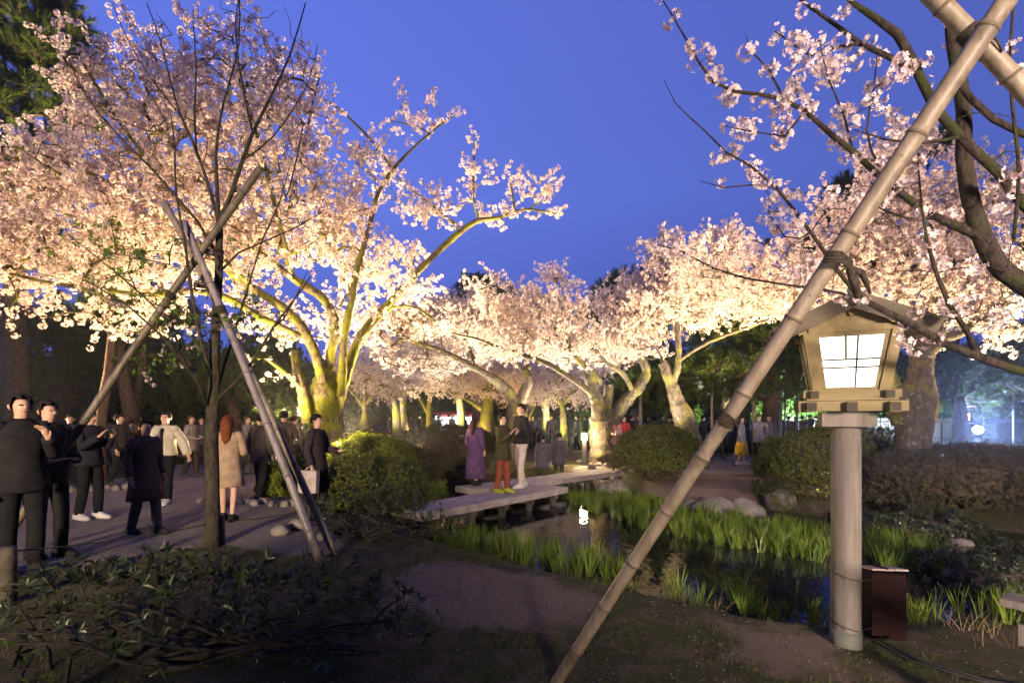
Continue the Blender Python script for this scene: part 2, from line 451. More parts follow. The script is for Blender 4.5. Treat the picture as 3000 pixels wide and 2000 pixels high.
bp = N.new('ShaderNodeBump'); bp.inputs['Strength'].default_value = 0.8; bp.inputs['Distance'].default_value = 0.04
ad = N.new('ShaderNodeMath'); ad.operation = 'MULTIPLY_ADD'; L.new(mid.outputs[0], ad.inputs[0]); ad.inputs[1].default_value = 2.0; L.new(fine.outputs[0], ad.inputs[2])
L.new(ad.outputs[0], bp.inputs['Height']); L.new(bp.outputs[0], b.inputs['Normal'])
ground = mesh_obj('ground', me, gm)
tag(ground, kind='structure')

wm, N, L, b = new_mat('pond_water')
b.inputs['Base Color'].default_value = (0.012, 0.011, 0.009, 1)
b.inputs['Roughness'].default_value = 0.03
b.inputs['IOR'].default_value = 1.33
b.inputs['Specular IOR Level'].default_value = 0.6
t = N.new('ShaderNodeTexCoord')
mp = N.new('ShaderNodeMapping'); mp.inputs['Scale'].default_value = (1, 0.6, 1)
L.new(t.outputs['Object'], mp.inputs[0])
n = N.new('ShaderNodeTexNoise'); n.inputs['Scale'].default_value = 9; n.inputs['Detail'].default_value = 3
L.new(mp.outputs[0], n.inputs[0])
bp = N.new('ShaderNodeBump'); bp.inputs['Strength'].default_value = 0.18; bp.inputs['Distance'].default_value = 0.02
L.new(n.outputs[0], bp.inputs['Height']); L.new(bp.outputs[0], b.inputs['Normal'])
me = bpy.data.meshes.new('pond_water')
bm = bmesh.new()
x0 = min(p[0] for p in POND) - 1.2; x1 = max(p[0] for p in POND) + 1.2; y0 = min(p[1] for p in POND) - 1.2; y1 = max(p[1] for p in POND) + 1.2
bmesh.ops.create_grid(bm, x_segments=2, y_segments=2, size=1)
for v in bm.verts: v.co = Vector(((x0 + x1) / 2 + v.co.x * (x1 - x0) / 2, (y0 + y1) / 2 + v.co.y * (y1 - y0) / 2, WZ))
bm.to_mesh(me); bm.free()
tag(mesh_obj('pond_water', me, wm), kind='structure')

# ------------------------------------------------------------------ scatter with geometry nodes
_groups = {}
def scatter_group(coll):
    if coll.name in _groups: return _groups[coll.name]
    ng = bpy.data.node_groups.new('scatter_' + coll.name, 'GeometryNodeTree')
    ng.interface.new_socket('Geometry', in_out='INPUT', socket_type='NodeSocketGeometry')
    ng.interface.new_socket('Geometry', in_out='OUTPUT', socket_type='NodeSocketGeometry')
    N, L = ng.nodes, ng.links
    gi = N.new('NodeGroupInput'); go = N.new('NodeGroupOutput'); ip = N.new('GeometryNodeInstanceOnPoints')
    ci = N.new('GeometryNodeCollectionInfo')
    ci.inputs[0].default_value = coll
    ci.inputs['Separate Children'].default_value = True; ci.inputs['Reset Children'].default_value = True
    ip.inputs['Pick Instance'].default_value = True
    r = N.new('GeometryNodeInputNamedAttribute'); r.data_type = 'FLOAT_VECTOR'; r.inputs[0].default_value = 'rot'
    s = N.new('GeometryNodeInputNamedAttribute'); s.data_type = 'FLOAT'; s.inputs[0].default_value = 'scl'
    L.new(gi.outputs[0], ip.inputs['Points']); L.new(ci.outputs[0], ip.inputs['Instance'])
    L.new(r.outputs[0], ip.inputs['Rotation']); L.new(s.outputs[0], ip.inputs['Scale']); L.new(ip.outputs[0], go.inputs[0])
    _groups[coll.name] = ng
    return ng

def scatter(name, coll, pos, rot, scl, parent=None):
    pos = np.asarray(pos, np.float32).reshape(-1, 3)
    me = bpy.data.meshes.new(name)
    me.vertices.add(len(pos)); me.vertices.foreach_set('co', pos.ravel())
    a = me.attributes.new('rot', 'FLOAT_VECTOR', 'POINT'); a.data.foreach_set('vector', np.asarray(rot, np.float32).ravel())
    a = me.attributes.new('scl', 'FLOAT', 'POINT'); a.data.foreach_set('value', np.asarray(scl, np.float32).ravel())
    o = mesh_obj(name, me, None, parent)
    md = o.modifiers.new('scatter', 'NODES'); md.node_group = scatter_group(coll)
    o['kind'] = 'stuff'
    return o

def source(name, builders):
    """unlinked collection holding the variants an instancer picks from"""
    c = bpy.data.collections.new(name)
    for mb, mats in builders:
        me = bpy.data.meshes.new(name)
        me.from_pydata(np.concatenate(mb.v).tolist(), [], mb.f)
        for m in mats: me.materials.append(m)
        me.polygons.foreach_set('material_index', mb.mi)
        c.objects.link(bpy.data.objects.new(name, me))
    return c

def rand_rot():
    v = RNG.normal(size=3); v /= np.linalg.norm(v)
    return Vector(v)

def basis(d):
    d = Vector(d).normalized()
    r = Vector((0, 0, 1)) if abs(d.z) < 0.9 else Vector((1, 0, 0))
    a = d.cross(r).normalized(); return a, d.cross(a), d

def flower(mb, c, d, r, mi=0, tri=2, cal=None):
    """five-petalled blossom facing d"""
    a, b2, d = basis(d)
    ph = random.uniform(0, 6.28)
    for k in range(5):
        th = ph + k * 2 * PI / 5
        u = a * math.cos(th) + b2 * math.sin(th); w = a * -math.sin(th) + b2 * math.cos(th)
        cup = 0.25 + random.uniform(-0.1, 0.15)
        p0 = c
        p1 = c + u * r * 0.55 + w * r * 0.42 + d * r * cup * 0.5
        p2 = c + u * r * 1.0 + d * r * cup
        p3 = c + u * r * 0.55 - w * r * 0.42 + d * r * cup * 0.5
        mb.add([p0, p1, p2, p3], [(0, 1, 2, 3)], mi)

def blossom_spray(length, nclus, nflow, fr, hang=0.5, bare=0.0):
    """twig along +Z with clusters of blossoms"""
    mb = MB()
    pts = [Vector((0, 0, 0))]
    dirv = Vector((0, 0, 1))
    for i in range(5):
        dirv = (dirv + Vector((random.uniform(-.25, .25), random.uniform(-.25, .25), 0))).normalized()
        pts.append(pts[-1] + dirv * length / 5)
    mb.tube(pts, np.linspace(0.005, 0.0018, 6), 3, False, 1)
    for k in range(nclus):
        f = (k + 0.6) / nclus
        q = pts[min(5, int(f * 5))].lerp(pts[min(5, int(f * 5) + 1)], (f * 5) % 1)
        side = rand_rot(); side.z *= 0.4; side.normalize()
        c = q + side * random.uniform(0.025, 0.10)
        mb.tube([q, c], [0.0022, 0.0015], 3, False, 1)
        for j in range(nflow):
            d = rand_rot()
            mb_c = c + d * random.uniform(0.6, 1.0) * 0.050
            flower(mb, mb_c, d, fr * random.uniform(0.85, 1.15))
            if random.random() < 0.5:
                a, b2, _ = basis(d)
                mb.add([c, mb_c - d * 0.004 + a * 0.005, mb_c - d * 0.004 - a * 0.005], [(0, 1, 2)], 2)
    return mb

SPRAY = source('blossom_spray_source', [(blossom_spray(0.42, 6, 9, 0.025), [M['petal'], M['twig'], M['calyx']]) for _ in range(5)])
SPRAY_FAR = source('blossom_spray_far_source', [(blossom_spray(0.55, 8, 4, 0.030), [M['petal'], M['twig'], M['calyx']]) for _ in range(4)])

def needle_tuft(nn, ln, mat_i=0):
    mb = MB()
    mb.tube([(0, 0, 0), (0.01, 0, 0.12), (0, 0.01, 0.22)], [0.006, 0.004, 0.003], 3, False, 1)
    for i in range(nn):
        z = random.uniform(0.05, 0.24)
        d = rand_rot(); d.z = abs(d.z) * 0.8 + 0.35; d.normalize()
        a, b2, _ = basis(d)
        c = Vector((0, 0, z))
        w = 0.006
        mb.add([c + a * w, c - a * w, c + d * ln * random.uniform(0.7, 1.1)], [(0, 1, 2)])
    return mb
TUFT = source('needle_tuft_source', [(needle_tuft(60, 0.14), [M['needle'], M['bark_pine']]) for _ in range(3)])

def leaf(mb, c, d, up, ln, wd, fold=0.15, mi=0):
    d = Vector(d).normalized(); s = d.cross(Vector(up))
    if s.length < 1e-3: s = d.cross(Vector((1, 0, 0)))
    s.normalize(); n = s.cross(d)
    p = [c, c + d * ln * .35 + s * wd * .5 + n * ln * fold * .5, c + d * ln * .75 + s * wd * .38 + n * ln * fold * .2,
         c + d * ln - n * ln * fold * .6, c + d * ln * .75 - s * wd * .38 + n * ln * fold * .2, c + d * ln * .35 - s * wd * .5 + n * ln * fold * .5,
         c + d * ln * .45, c + d * ln * .75 - n * ln * fold * .15]
    mb.add(p, [(0, 1, 6), (0, 6, 5), (1, 2, 7, 6), (6, 7, 4, 5), (2, 3, 7), (7, 3, 4)], mi)

def leafy_sprig(length, nl, ln, wd, mats, whorl=True):
    mb = MB()
    pts = [Vector((0, 0, 0)), Vector((random.uniform(-.2, .2) * length, random.uniform(-.2, .2) * length, length * .5)), Vector((random.uniform(-.3, .3) * length, random.uniform(-.3, .3) * length, length))]
    mb.tube(pts, [0.003, 0.0025, 0.002], 3, False, 1)
    for i in range(nl):
        if whorl and i < nl * 0.7:
            c = pts[2]; th = i * 2.4; d = Vector((math.cos(th), math.sin(th), random.uniform(0.15, 1.1)))
        else:
            f = random.random(); c = pts[1].lerp(pts[2], f); th = random.uniform(0, 6.3); d = Vector((math.cos(th), math.sin(th), random.uniform(-.1, .6)))
        leaf(mb, c, d, (0, 0, 1), ln * random.uniform(.7, 1.15), wd * random.uniform(.8, 1.1), random.uniform(0.05, 0.3))
    return mb, mats
AZ = source('azalea_sprig_source', [leafy_sprig(0.06, 9, 0.030, 0.014, [M['leaf_azalea'], M['stem']]) for _ in range(4)])
AZ_LIT = source('azalea_lit_sprig_source', [leafy_sprig(0.06, 9, 0.030, 0.014, [M['leaf_azalea_lit'], M['stem']]) for _ in range(4)])
AZ_BROWN = source('azalea_brown_sprig_source', [leafy_sprig(0.06, 7, 0.028, 0.012, [M['leaf_azalea_brown'], M['stem']]) for _ in range(4)])
WHORL = source('rhododendron_whorl_source', [leafy_sprig(0.08, 8, 0.075, 0.022, [M['leaf_dark'], M['stem']]) for _ in range(4)])
WHORL_S = source('shrub_whorl_source', [leafy_sprig(0.07, 9, 0.045, 0.016, [M['leaf_dark'], M['stem']]) for _ in range(4)])
GREEN = source('green_sprig_source', [leafy_sprig(0.10, 6, 0.045, 0.02, [M['leaf_green'], M['twig']], False) for _ in range(4)])
def big_leaf_clump(mat):
    mb = MB()
    for i in range(26):
        c = rand_rot() * random.uniform(0.05, 0.32)
        leaf(mb, c, rand_rot(), (0, 0, 1), random.uniform(.09, .16), random.uniform(.05, .08))
    return mb, [mat]
CLUMP = source('foliage_clump_source', [big_leaf_clump(M['needle']) for _ in range(3)])
CLUMP_G = source('green_clump_source', [big_leaf_clump(M['leaf_green']) for _ in range(3)])

# ------------------------------------------------------------------ trees
def grow(limbs, blobs, n_attr, seg=0.35, tip=0.008, expo=0.42, wob=0.10, jit=0.3, maxlen=4.0, up=0.15, fixed_scale=1.0):
    """limbs: lists of (Vector, radius), the first is the trunk. blobs: (centre, (rx,ry,rz), weight). Returns tubes and twig nodes."""
    dense = [catmull(l, seg) for l in limbs]
    pos, rad, fixed, dirs = [], [], [], []
    for l in dense:
        for i, (p, r) in enumerate(l):
            q = l[min(i + 1, len(l) - 1)][0] - l[max(i - 1, 0)][0]
            pos.append(tuple(p)); rad.append(r); fixed.append(True); dirs.append(tuple(q.normalized() if q.length > 0 else (0, 0, 1)))
    parent = [-1] * len(pos)
    w = np.array([b[2] * b[1][0] * b[1][1] * b[1][2] for b in blobs]); w = w / w.sum()
    att = []
    for _ in range(n_attr):
        b = blobs[RNG.choice(len(blobs), p=w)]
        v = RNG.normal(size=3); v = v / np.linalg.norm(v) * RNG.random() ** (1 / 2.4)
        att.append((b[0][0] + v[0] * b[1][0], b[0][1] + v[1] * b[1][1], b[0][2] + v[2] * b[1][2]))
    att = np.array(att)
    base = np.array(pos)
    dm = np.min(np.linalg.norm(att[:, None, :] - base[None, ::2, :], axis=2), axis=1)
    att = att[np.argsort(dm)]
    cap = len(pos) + n_attr * 14
    A = np.zeros((cap, 3)); A[:len(pos)] = base
    R = np.zeros(cap); R[:len(rad)] = rad
    n = len(pos)
    paths = []
    for p in att:
        dd = np.linalg.norm(A[:n] - p, axis=1) + R[:n] * 6 * 0.3
        # prefer parents lower than the target so that twigs rise outwards
        dd = dd + np.clip(A[:n, 2] - p[2], 0, 9) * 0.35
        i = int(np.argmin(dd))
        q = Vector(A[i]); tgt = Vector(p); D = tgt - q
        if D.length < 0.12 or D.length > maxlen: continue
        k = max(2, int(D.length / seg))
        pd = Vector(dirs[i])
        path = [i]
        bend = (pd * 0.5 + Vector((0, 0, up))) * D.length * 0.45
        prev = q
        for j in range(1, k + 1):
            t = j / k
            c = q + D * t + bend * (t * (1 - t)) + Vector(RNG.normal(size=3)) * wob * seg * (0 if j == k else 1)
            A[n] = c; R[n] = 0; parent.append(path[-1]); fixed.append(False); dirs.append(tuple((c - prev).normalized())); prev = c
            path.append(n); n += 1
            if n >= cap - 20: break
        paths.append(path)
        if n >= cap - 20: break
    flow = np.zeros(n)
    for path in paths: flow[path[-1]] += 1
    for i in range(n - 1, -1, -1):
        if parent[i] >= 0: flow[parent[i]] += flow[i]
    for i in range(n):
        if not fixed[i]: R[i] = tip * max(flow[i], 0.6) ** expo
    return dense, paths, A[:n], R[:n], dirs, fixed, flow

def spray_points(A, dirs, fixed, flow, per=1.6, jit=0.12, scale=(0.75, 1.2), maxflow=30, up=0.5, rmax=None, R=None, also_fixed=None):
    pos, rot, scl = [], [], []
    for i in range(len(A)):
        if fixed[i]:
            if also_fixed is None or R[i] > also_fixed or R[i] <= 0: continue
        elif flow[i] > maxflow: continue
        k = int(per) + (1 if RNG.random() < per % 1 else 0)
        for _ in range(k):
            d = Vector(dirs[i]) * 0.8 + Vector(RNG.normal(size=3)) * 0.55 + Vector((0, 0, up))
            d.normalize()
            e = d.to_track_quat('Z', 'Y').to_euler()
            e2 = (d.to_track_quat('Z', 'Y') @ Euler((0, 0, RNG.random() * 6.28)).to_quaternion()).to_euler()
            pos.append(A[i] + RNG.normal(size=3) * jit * 0.5); rot.append(tuple(e2)); scl.append(RNG.uniform(*scale))
    return pos, rot, scl

def tree(name, label, limbs, blobs, n_attr, src=None, bark='bark', group=None, per=1.6, twig_sides=4, crown='blossoms', seg=0.35, cat='cherry tree', spray_scale=(0.8, 1.2), knots=0.0, trunk_sides=14, **kw):
    base = limbs[0][0][0]
    root = empty(name, (0, 0, 0), label, cat, group)
    dense, paths, A, R, dirs, fixed, flow = grow(limbs, blobs, n_attr, seg, **{k: v for k, v in kw.items() if k in ('tip', 'expo', 'wob', 'maxlen', 'up')})
    tb = MB()
    for k, l in enumerate(dense):
        rr = np.array([r for _, r in l])
        if knots > 0:
            rr = rr * (1 + knots * np.sin(np.arange(len(rr)) * 1.9 + k) * 0.5 + RNG.normal(size=len(rr)) * knots * 0.35)
        mb = MB()
        if rr.max() > .07 and kw.get('gnarled', 0):
            fl_ = catmull([(p, float(r)) for (p, _), r in zip(l, rr)], .07)
            pp_, rq = [p for p, _ in fl_], [r for _, r in fl_]
            mb.tube(pp_, rq, 24 if rr.max() > .2 else 14); mb.gnarl(pp_, rq, kw['gnarled'])
        else: mb.tube([p for p, _ in l], rr, trunk_sides if k == 0 or rr.max() > 0.08 else 7)
        if k == 0: mb.build('trunk', M[bark], root, True)
        else: mb.build('limb', M[bark], root, True)
    for path in paths:
        r = R[path].copy()
        r[0] = min(R[path[0]], r[1] * 1.25)
        if kw.get('split'):
            qb = MB(); qb.tube(A[path], r, 5, False); qb.build('branch', M[bark], root, True)
        else: tb.tube(A[path], r, 5 if r.max() > 0.02 else twig_sides, False)
    if not kw.get('split'):
        o = tb.build('branches', M[kw.get('twig_mat', bark)], root, True)
        o['kind'] = 'stuff'
    if src:
        p, r, s = spray_points(A, dirs, fixed, flow, per, scale=spray_scale, also_fixed=kw.get('also_fixed'), R=R, up=kw.get('spray_up', 0.5))
        if len(p): scatter(crown, src, p, r, s, root)
    return root, A, dirs, fixed, flow

def LP(*pts):
    """limb from (px, py, depth, radius) marks"""
    return [(P(x, y, d), r) for x, y, d, r in pts]

def BL(x, y, d, rx, ry, rz, w=1.0):
    return (P(x, y, d), (rx, ry, rz), w)

# the great mossy cherry on the left
limbs = [
    [(P(950, 1420, 12.3), .60), (P(952, 1370, 12.3), .47), (P(955, 1290, 12.3), .43), (P(955, 1220, 12.3), .42), (P(958, 1160, 12.3), .37), (P(955, 1110, 12.3), .30), (P(948, 1080, 12.2), .22)],
    LP((940, 1200, 12.1, .20), (948, 1120, 12.1, .20), (925, 1040, 12, .175), (891, 968, 11.8, .16), (845, 914, 11.6, .15), (799, 880, 11.4, .13), (753, 853, 11.2, .12), (680, 800, 10.8, .10), (560, 700, 10.2, .08), (400, 580, 9.2, .055), (220, 490, 8.2, .035), (40, 430, 7.6, .02)),
    LP((880, 985, 11.8, .10), (807, 948, 11.4, .10), (761, 930, 11, .10), (715, 899, 10.6, .09), (650, 866, 10.2, .085), (560, 852, 9.6, .075), (430, 862, 9.0, .06), (300, 850, 8.4, .045), (160, 830, 7.9, .03), (20, 800, 7.5, .02)),
    LP((965, 1180, 12.2, .17), (967, 1056, 12.2, .15), (979, 983, 12.1, .15), (977, 930, 12, .14), (952, 880, 11.9, .14), (906, 845, 11.7, .13), (860, 815, 11.5, .12), (807, 773, 11.3, .11), (765, 742, 11.1, .09), (660, 630, 10.5, .065), (540, 470, 9.8, .045), (420, 330, 9.2, .03), (320, 220, 9, .02)),
    LP((837, 776, 11.4, .07), (850, 745, 11.3, .09), (878, 727, 11.2, .06)),
    LP((985, 1200, 12.4, .20), (1010, 1110, 12.6, .17), (1050, 1000, 12.7, .15), (1100, 930, 12.7, .135), (1147, 880, 12.7, .125), (1197, 826, 12.7, .12), (1262, 757, 12.7, .11), (1340, 686, 12.6, .10), (1383, 655, 12.5, .085), (1413, 644, 12.4, .075), (1459, 638, 12.2, .06), (1509, 621, 12.1, .05), (1547, 613, 12, .04), (1597, 621, 11.9, .025), (1640, 628, 11.8, .012)),
    LP((1402, 640, 12.5, .05), (1386, 583, 12.5, .04), (1386, 506, 12.5, .03), (1390, 430, 12.5, .018), (1388, 410, 12.5, .01)),
    LP((1345, 680, 12.6, .055), (1340, 663, 12.6, .05), (1283, 617, 12.6, .04), (1230, 575, 12.6, .032), (1184, 540, 12.6, .024), (1149, 506, 12.6, .016)),
    LP((1509, 621, 12.1, .03), (1500, 560, 12.1, .022), (1490, 510, 12.1, .012)),
    LP((1000, 1160, 12.2, .15), (1008, 1000, 12, .12), (1030, 880, 11.9, .105), (1050, 770, 11.9, .095), (1075, 690, 11.9, .08), (1095, 610, 11.9, .07), (1107, 567, 11.9, .065), (1153, 495, 11.9, .055), (1195, 449, 11.9, .045), (1249, 399, 11.9, .034), (1298, 361, 11.9, .02), (1340, 335, 11.9, .01)),
    LP((1149, 495, 11.9, .04), (1107, 437, 11.8, .035), (1065, 387, 11.7, .03), (1011, 334, 11.6, .022), (950, 290, 11.5, .012)),
    LP((905, 1235, 12.0, .24), (890, 1160, 11.9, .19), (872, 1090, 11.8, .155), (863, 1035, 11.8, .14), (861, 1025, 11.8, .12)),
    LP((880, 1135, 11.8, .08), (868, 1121, 11.7, .09), (830, 1086, 11.5, .08), (780, 1048, 11.2, .06), (734, 1050, 11, .035)),
    LP((860, 815, 11.5, .08), (825, 680, 11.0, .07), (780, 500, 10.6, .055), (740, 350, 10.3, .04), (700, 210, 10.1, .025), (680, 110, 10, .015)),
    LP((753, 853, 11.2, .06), (640, 740, 10.2, .055), (470, 520, 9.2, .042), (330, 330, 8.8, .03), (230, 160, 8.6, .018)),
    LP((807, 773, 11.3, .05), (840, 640, 11.2, .045), (880, 480, 11.2, .035), (910, 330, 11.2, .025), (935, 230, 11.2, .015)),
    LP((1050, 1000, 12.7, .06), (1090, 960, 12.5, .055), (1150, 900, 12.3, .05), (1230, 905, 12, .04), (1290, 960, 11.8, .028)),
]
limbs = [limbs[0]] + [[(p, r * (.74 if r > .03 else 1)) for p, r in l] for l in limbs[1:]]
blobs = [BL(130, 590, 8.2, 1.4, 1.2, 1.3), BL(90, 780, 7.8, 1.2, 1.0, 0.9), BL(330, 700, 9.2, 1.7, 1.3, 1.5), BL(420, 430, 9.4, 1.6, 1.3, 1.8), BL(640, 430, 10.2, 1.4, 1.3, 1.9),
         BL(270, 240, 9, .8, .8, 1.0, .45), BL(640, 720, 11, 1.7, 1.3, 1.4), BL(870, 640, 11.5, 1.5, 1.3, 1.4), BL(850, 350, 11.2, 1.0, 1.0, 1.6), BL(480, 150, 9.8, 1.3, 1.0, 1.0, .5), BL(700, 130, 10.3, .9, .8, .9, .4),
         BL(1240, 345, 11.9, 1.1, .7, .42), BL(1080, 500, 11.9, .9, .7, .75), BL(1250, 610, 12.6, 1.0, .6, .4), BL(1395, 530, 12.5, .38, .35, .95), BL(1540, 575, 12.1, 1.0, .5, .42),
         BL(1100, 800, 12.6, 1.6, 1.1, 1.0), BL(870, 950, 12.3, 1.5, 1.2, .6, .6), BL(1380, 640, 12.4, .8, .5, .25, 1.0), BL(340, 950, 9, 1.1, .7, .35, .6), BL(1020, 680, 12, 1.0, .8, .8)]
tree('cherry_tree', 'great mossy cherry in bloom with yellow lit trunk behind the round azaleas', limbs, blobs, 1250, SPRAY, 'bark_moss', 'cherry trees in blossom', per=1.1, knots=0.10, also_fixed=0.06, maxlen=3.2, gnarled=.20)

# right middle cherry with the forked dark trunk behind the lantern
limbs = [
    [(P(2690, 1450, 9.8), .50), (P(2680, 1400, 9.8), .40), (P(2678, 1330, 9.8), .37), (P(2676, 1250, 9.8), .35), (P(2682, 1180, 9.8), .30), (P(2695, 1110, 9.8), .23), (P(2700, 1050, 9.8), .20), (P(2722, 1000, 9.8), .20), (P(2750, 930, 9.8), .16)],
    LP((2650, 1230, 9.7, .22), (2625, 1170, 9.6, .19), (2610, 1110, 9.6, .16), (2602, 1075, 9.6, .14)),
    LP((2750, 930, 9.8, .14), (2720, 840, 9.9, .12), (2650, 760, 10, .10), (2560, 690, 10.1, .07), (2480, 620, 10.2, .045), (2420, 560, 10.2, .02)),
    LP((2750, 930, 9.8, .13), (2780, 820, 9.7, .11), (2760, 700, 9.6, .09), (2700, 580, 9.6, .06), (2660, 470, 9.6, .03), (2650, 420, 9.6, .015)),
    LP((2730, 1000, 9.8, .11), (2820, 970, 9.6, .10), (2920, 900, 9.4, .08), (2990, 780, 9.2, .055), (3000, 640, 9.2, .03)),
    LP((2700, 1040, 9.8, .10), (2620, 960, 10, .09), (2520, 900, 10.2, .07), (2400, 870, 10.4, .05), (2290, 850, 10.5, .035), (2180, 830, 10.6, .02), (2060, 810, 10.7, .012)),
    LP((2650, 760, 10, .06), (2540, 780, 10, .05), (2420, 780, 10, .035), (2300, 740, 10, .02), (2200, 700, 10.1, .012)),
    LP((2780, 820, 9.7, .07), (2850, 700, 9.5, .055), (2890, 580, 9.4, .035), (2910, 500, 9.4, .018)),
]
blobs = [BL(2420, 790, 10, 1.4, 1.0, .9), BL(2650, 700, 9.9, 1.4, 1.2, 1.0), BL(2640, 520, 9.7, .9, .8, .8), BL(2860, 760, 9.4, 1.2, 1.0, 1.1), BL(2230, 830, 10.4, 1.2, .9, .65),
         BL(2900, 560, 9.4, .8, .8, .8, .8), BL(2500, 640, 10.1, .9, .8, .6), BL(2700, 880, 9.6, 1.6, 1.0, .5), BL(2920, 930, 9.4, .9, .8, .5), BL(2060, 800, 10.7, .7, .6, .5), BL(3150, 750, 9, 1.2, 1, 1.3, .8)]
tree('cherry_tree', 'cherry with thick lichen spotted forked trunk right behind the wooden lantern', limbs, blobs, 720, SPRAY, 'bark_lichen', 'cherry trees in blossom', per=1.25, gnarled=.26, knots=0.16, also_fixed=0.05, maxlen=3)

# leaning knobbly cherry behind the right-hand clipped azalea
limbs = [
    [(P(2030, 1375, 15.5), .50), (P(2028, 1340, 15.5), .42), (P(2022, 1300, 15.5), .36), (P(2012, 1255, 15.5), .32), (P(1992, 1200, 15.5), .25), (P(1980, 1165, 15.5), .22), (P(1966, 1121, 15.5), .20), (P(1950, 1080, 15.5), .17), (P(1942, 1060, 15.5), .14)],
    LP((1966, 1121, 15.5, .13), (1985, 1080, 15.3, .10), (1988, 1010, 15.2, .09), (1980, 930, 15.1, .08), (1960, 850, 15, .06), (1945, 760, 15, .04), (1940, 690, 15, .02)),
    LP((1985, 1060, 15.3, .07), (2060, 1010, 15.1, .06), (2160, 970, 14.8, .05), (2270, 930, 14.6, .03)),
    LP((1980, 930, 15.1, .06), (2060, 850, 15, .05), (2120, 760, 15, .035), (2150, 690, 15, .015)),
]
blobs = [BL(2000, 900, 15, 1.9, 1.3, .8), BL(2060, 790, 15, 1.7, 1.1, .9), BL(1950, 740, 15, .8, .7, .6), BL(2210, 880, 14.6, 1.3, .9, .7), BL(2130, 700, 15, .7, .6, .35), BL(1870, 980, 15.5, 1.0, .8, .6), BL(1960, 690, 15.2, .4, .4, .3)]
tree('cherry_tree', 'leaning knobbly cherry rising behind the clipped azalea near the lamp', limbs, blobs, 420, SPRAY, 'bark_lichen', 'cherry trees in blossom', per=1.5, gnarled=.26, knots=0.15, also_fixed=0.05, maxlen=3)

# many-stemmed old cherry in the middle
limbs = [
    [(P(1772, 1385, 16.8), .62), (P(1768, 1330, 16.8), .50), (P(1766, 1280, 16.8), .45), (P(1764, 1235, 16.8), .40), (P(1765, 1195, 16.8), .32)],
    LP((1755, 1230, 16.6, .28), (1752, 1190, 16.5, .23), (1738, 1140, 16.4, .20), (1728, 1100, 16.3, .18), (1726, 1085, 16.3, .16)),
    LP((1745, 1165, 16.5, .13), (1700, 1125, 16, .10), (1645, 1090, 15.6, .085), (1599, 1063, 15.2, .075), (1534, 1040, 14.8, .065), (1457, 1014, 14.4, .05), (1390, 990, 14, .035), (1320, 975, 13.8, .02)),
    LP((1770, 1210, 16.8, .22), (1782, 1160, 16.9, .18), (1784, 1125, 16.9, .16)),
    LP((1795, 1240, 16.7, .24), (1830, 1180, 16.6, .20), (1875, 1130, 16.5, .17), (1894, 1090, 16.5, .14), (1878, 1044, 16.5, .11), (1873, 975, 16.5, .09), (1844, 945, 16.4, .075), (1825, 914, 16.4, .06), (1800, 860, 16.4, .03)),
    LP((1880, 975, 16.5, .06), (1895, 945, 16.5, .05), (1920, 915, 16.5, .035)),
    LP((1760, 1120, 16.4, .10), (1706, 1067, 16, .09), (1649, 991, 15.6, .075), (1607, 930, 15.3, .06), (1553, 872, 15, .045), (1496, 838, 14.8, .03), (1438, 796, 14.6, .018)),
    LP((1850, 1140, 16.4, .09), (1825, 1095, 16.2, .08), (1783, 1067, 16, .07), (1740, 1020, 15.8, .05), (1700, 960, 15.6, .035), (1650, 900, 15.5, .02)),
    LP((1649, 991, 15.6, .04), (1640, 900, 15.6, .03), (1630, 830, 15.6, .02), (1640, 790, 15.6, .01)),
]
blobs = [BL(1580, 920, 15.3, 1.6, 1.1, .8), BL(1850, 890, 16.4, 1.6, 1.2, .8), BL(1700, 1010, 16.2, 2.0, 1.3, .7), BL(1440, 880, 14.8, 1.0, .8, .5), BL(1640, 810, 15.5, .55, .5, .45), BL(1500, 1010, 15, 1.3, 1.0, .5), BL(1850, 1020, 16.6, 1.2, 1, .6), BL(1900, 830, 16.4, .8, .8, .4)]
tree('cherry_tree', 'old many-stemmed cherry with mossy cut stems behind the lit garden bollard', limbs, blobs, 560, SPRAY, 'bark_lichen', 'cherry trees in blossom', per=1.6, gnarled=.24, knots=0.14, also_fixed=0.05, maxlen=3)

# forked cherry behind the stone slab bridge
limbs = [
    [(P(1508, 1350, 18.5), .45), (P(1508, 1280, 18.5), .38), (P(1512, 1215, 18.5), .36), (P(1511, 1180, 18.5), .28)],
    LP((1511, 1190, 18.5, .22), (1484, 1140, 18.3, .20), (1450, 1113, 18, .15), (1400, 1083, 17.6, .11), (1300, 1030, 17, .08), (1210, 1000, 16.6, .06), (1140, 960, 16.4, .03)),
    LP((1515, 1200, 18.5, .22), (1534, 1151, 18.4, .19), (1549, 1115, 18.3, .14), (1540, 1085, 18.3, .11), (1553, 1072, 18.3, .08)),
    LP((1400, 1083, 17.6, .07), (1370, 1010, 17.4, .06), (1330, 940, 17.2, .045), (1290, 880, 17, .03), (1230, 840, 17, .015)),
    LP((1549, 1115, 18.3, .08), (1500, 1040, 18.2, .07), (1450, 960, 18.1, .05), (1420, 900, 18, .03)),
]
blobs = [BL(1300, 950, 17.2, 2.2, 1.3, .8), BL(1450, 1000, 18, 2.0, 1.2, .8), BL(1150, 960, 16.8, 1.8, 1.0, .8), BL(1380, 900, 17.6, 1.2, 1.0, .5), BL(1250, 1060, 17.5, 1.8, 1.1, .5)]
tree('cherry_tree', 'forked cherry whose trunk rises behind the people on the stone bridge', limbs, blobs, 520, SPRAY, 'bark_lichen', 'cherry trees in blossom', per=1.6, gnarled=.22, knots=0.12, also_fixed=0.05, maxlen=3)

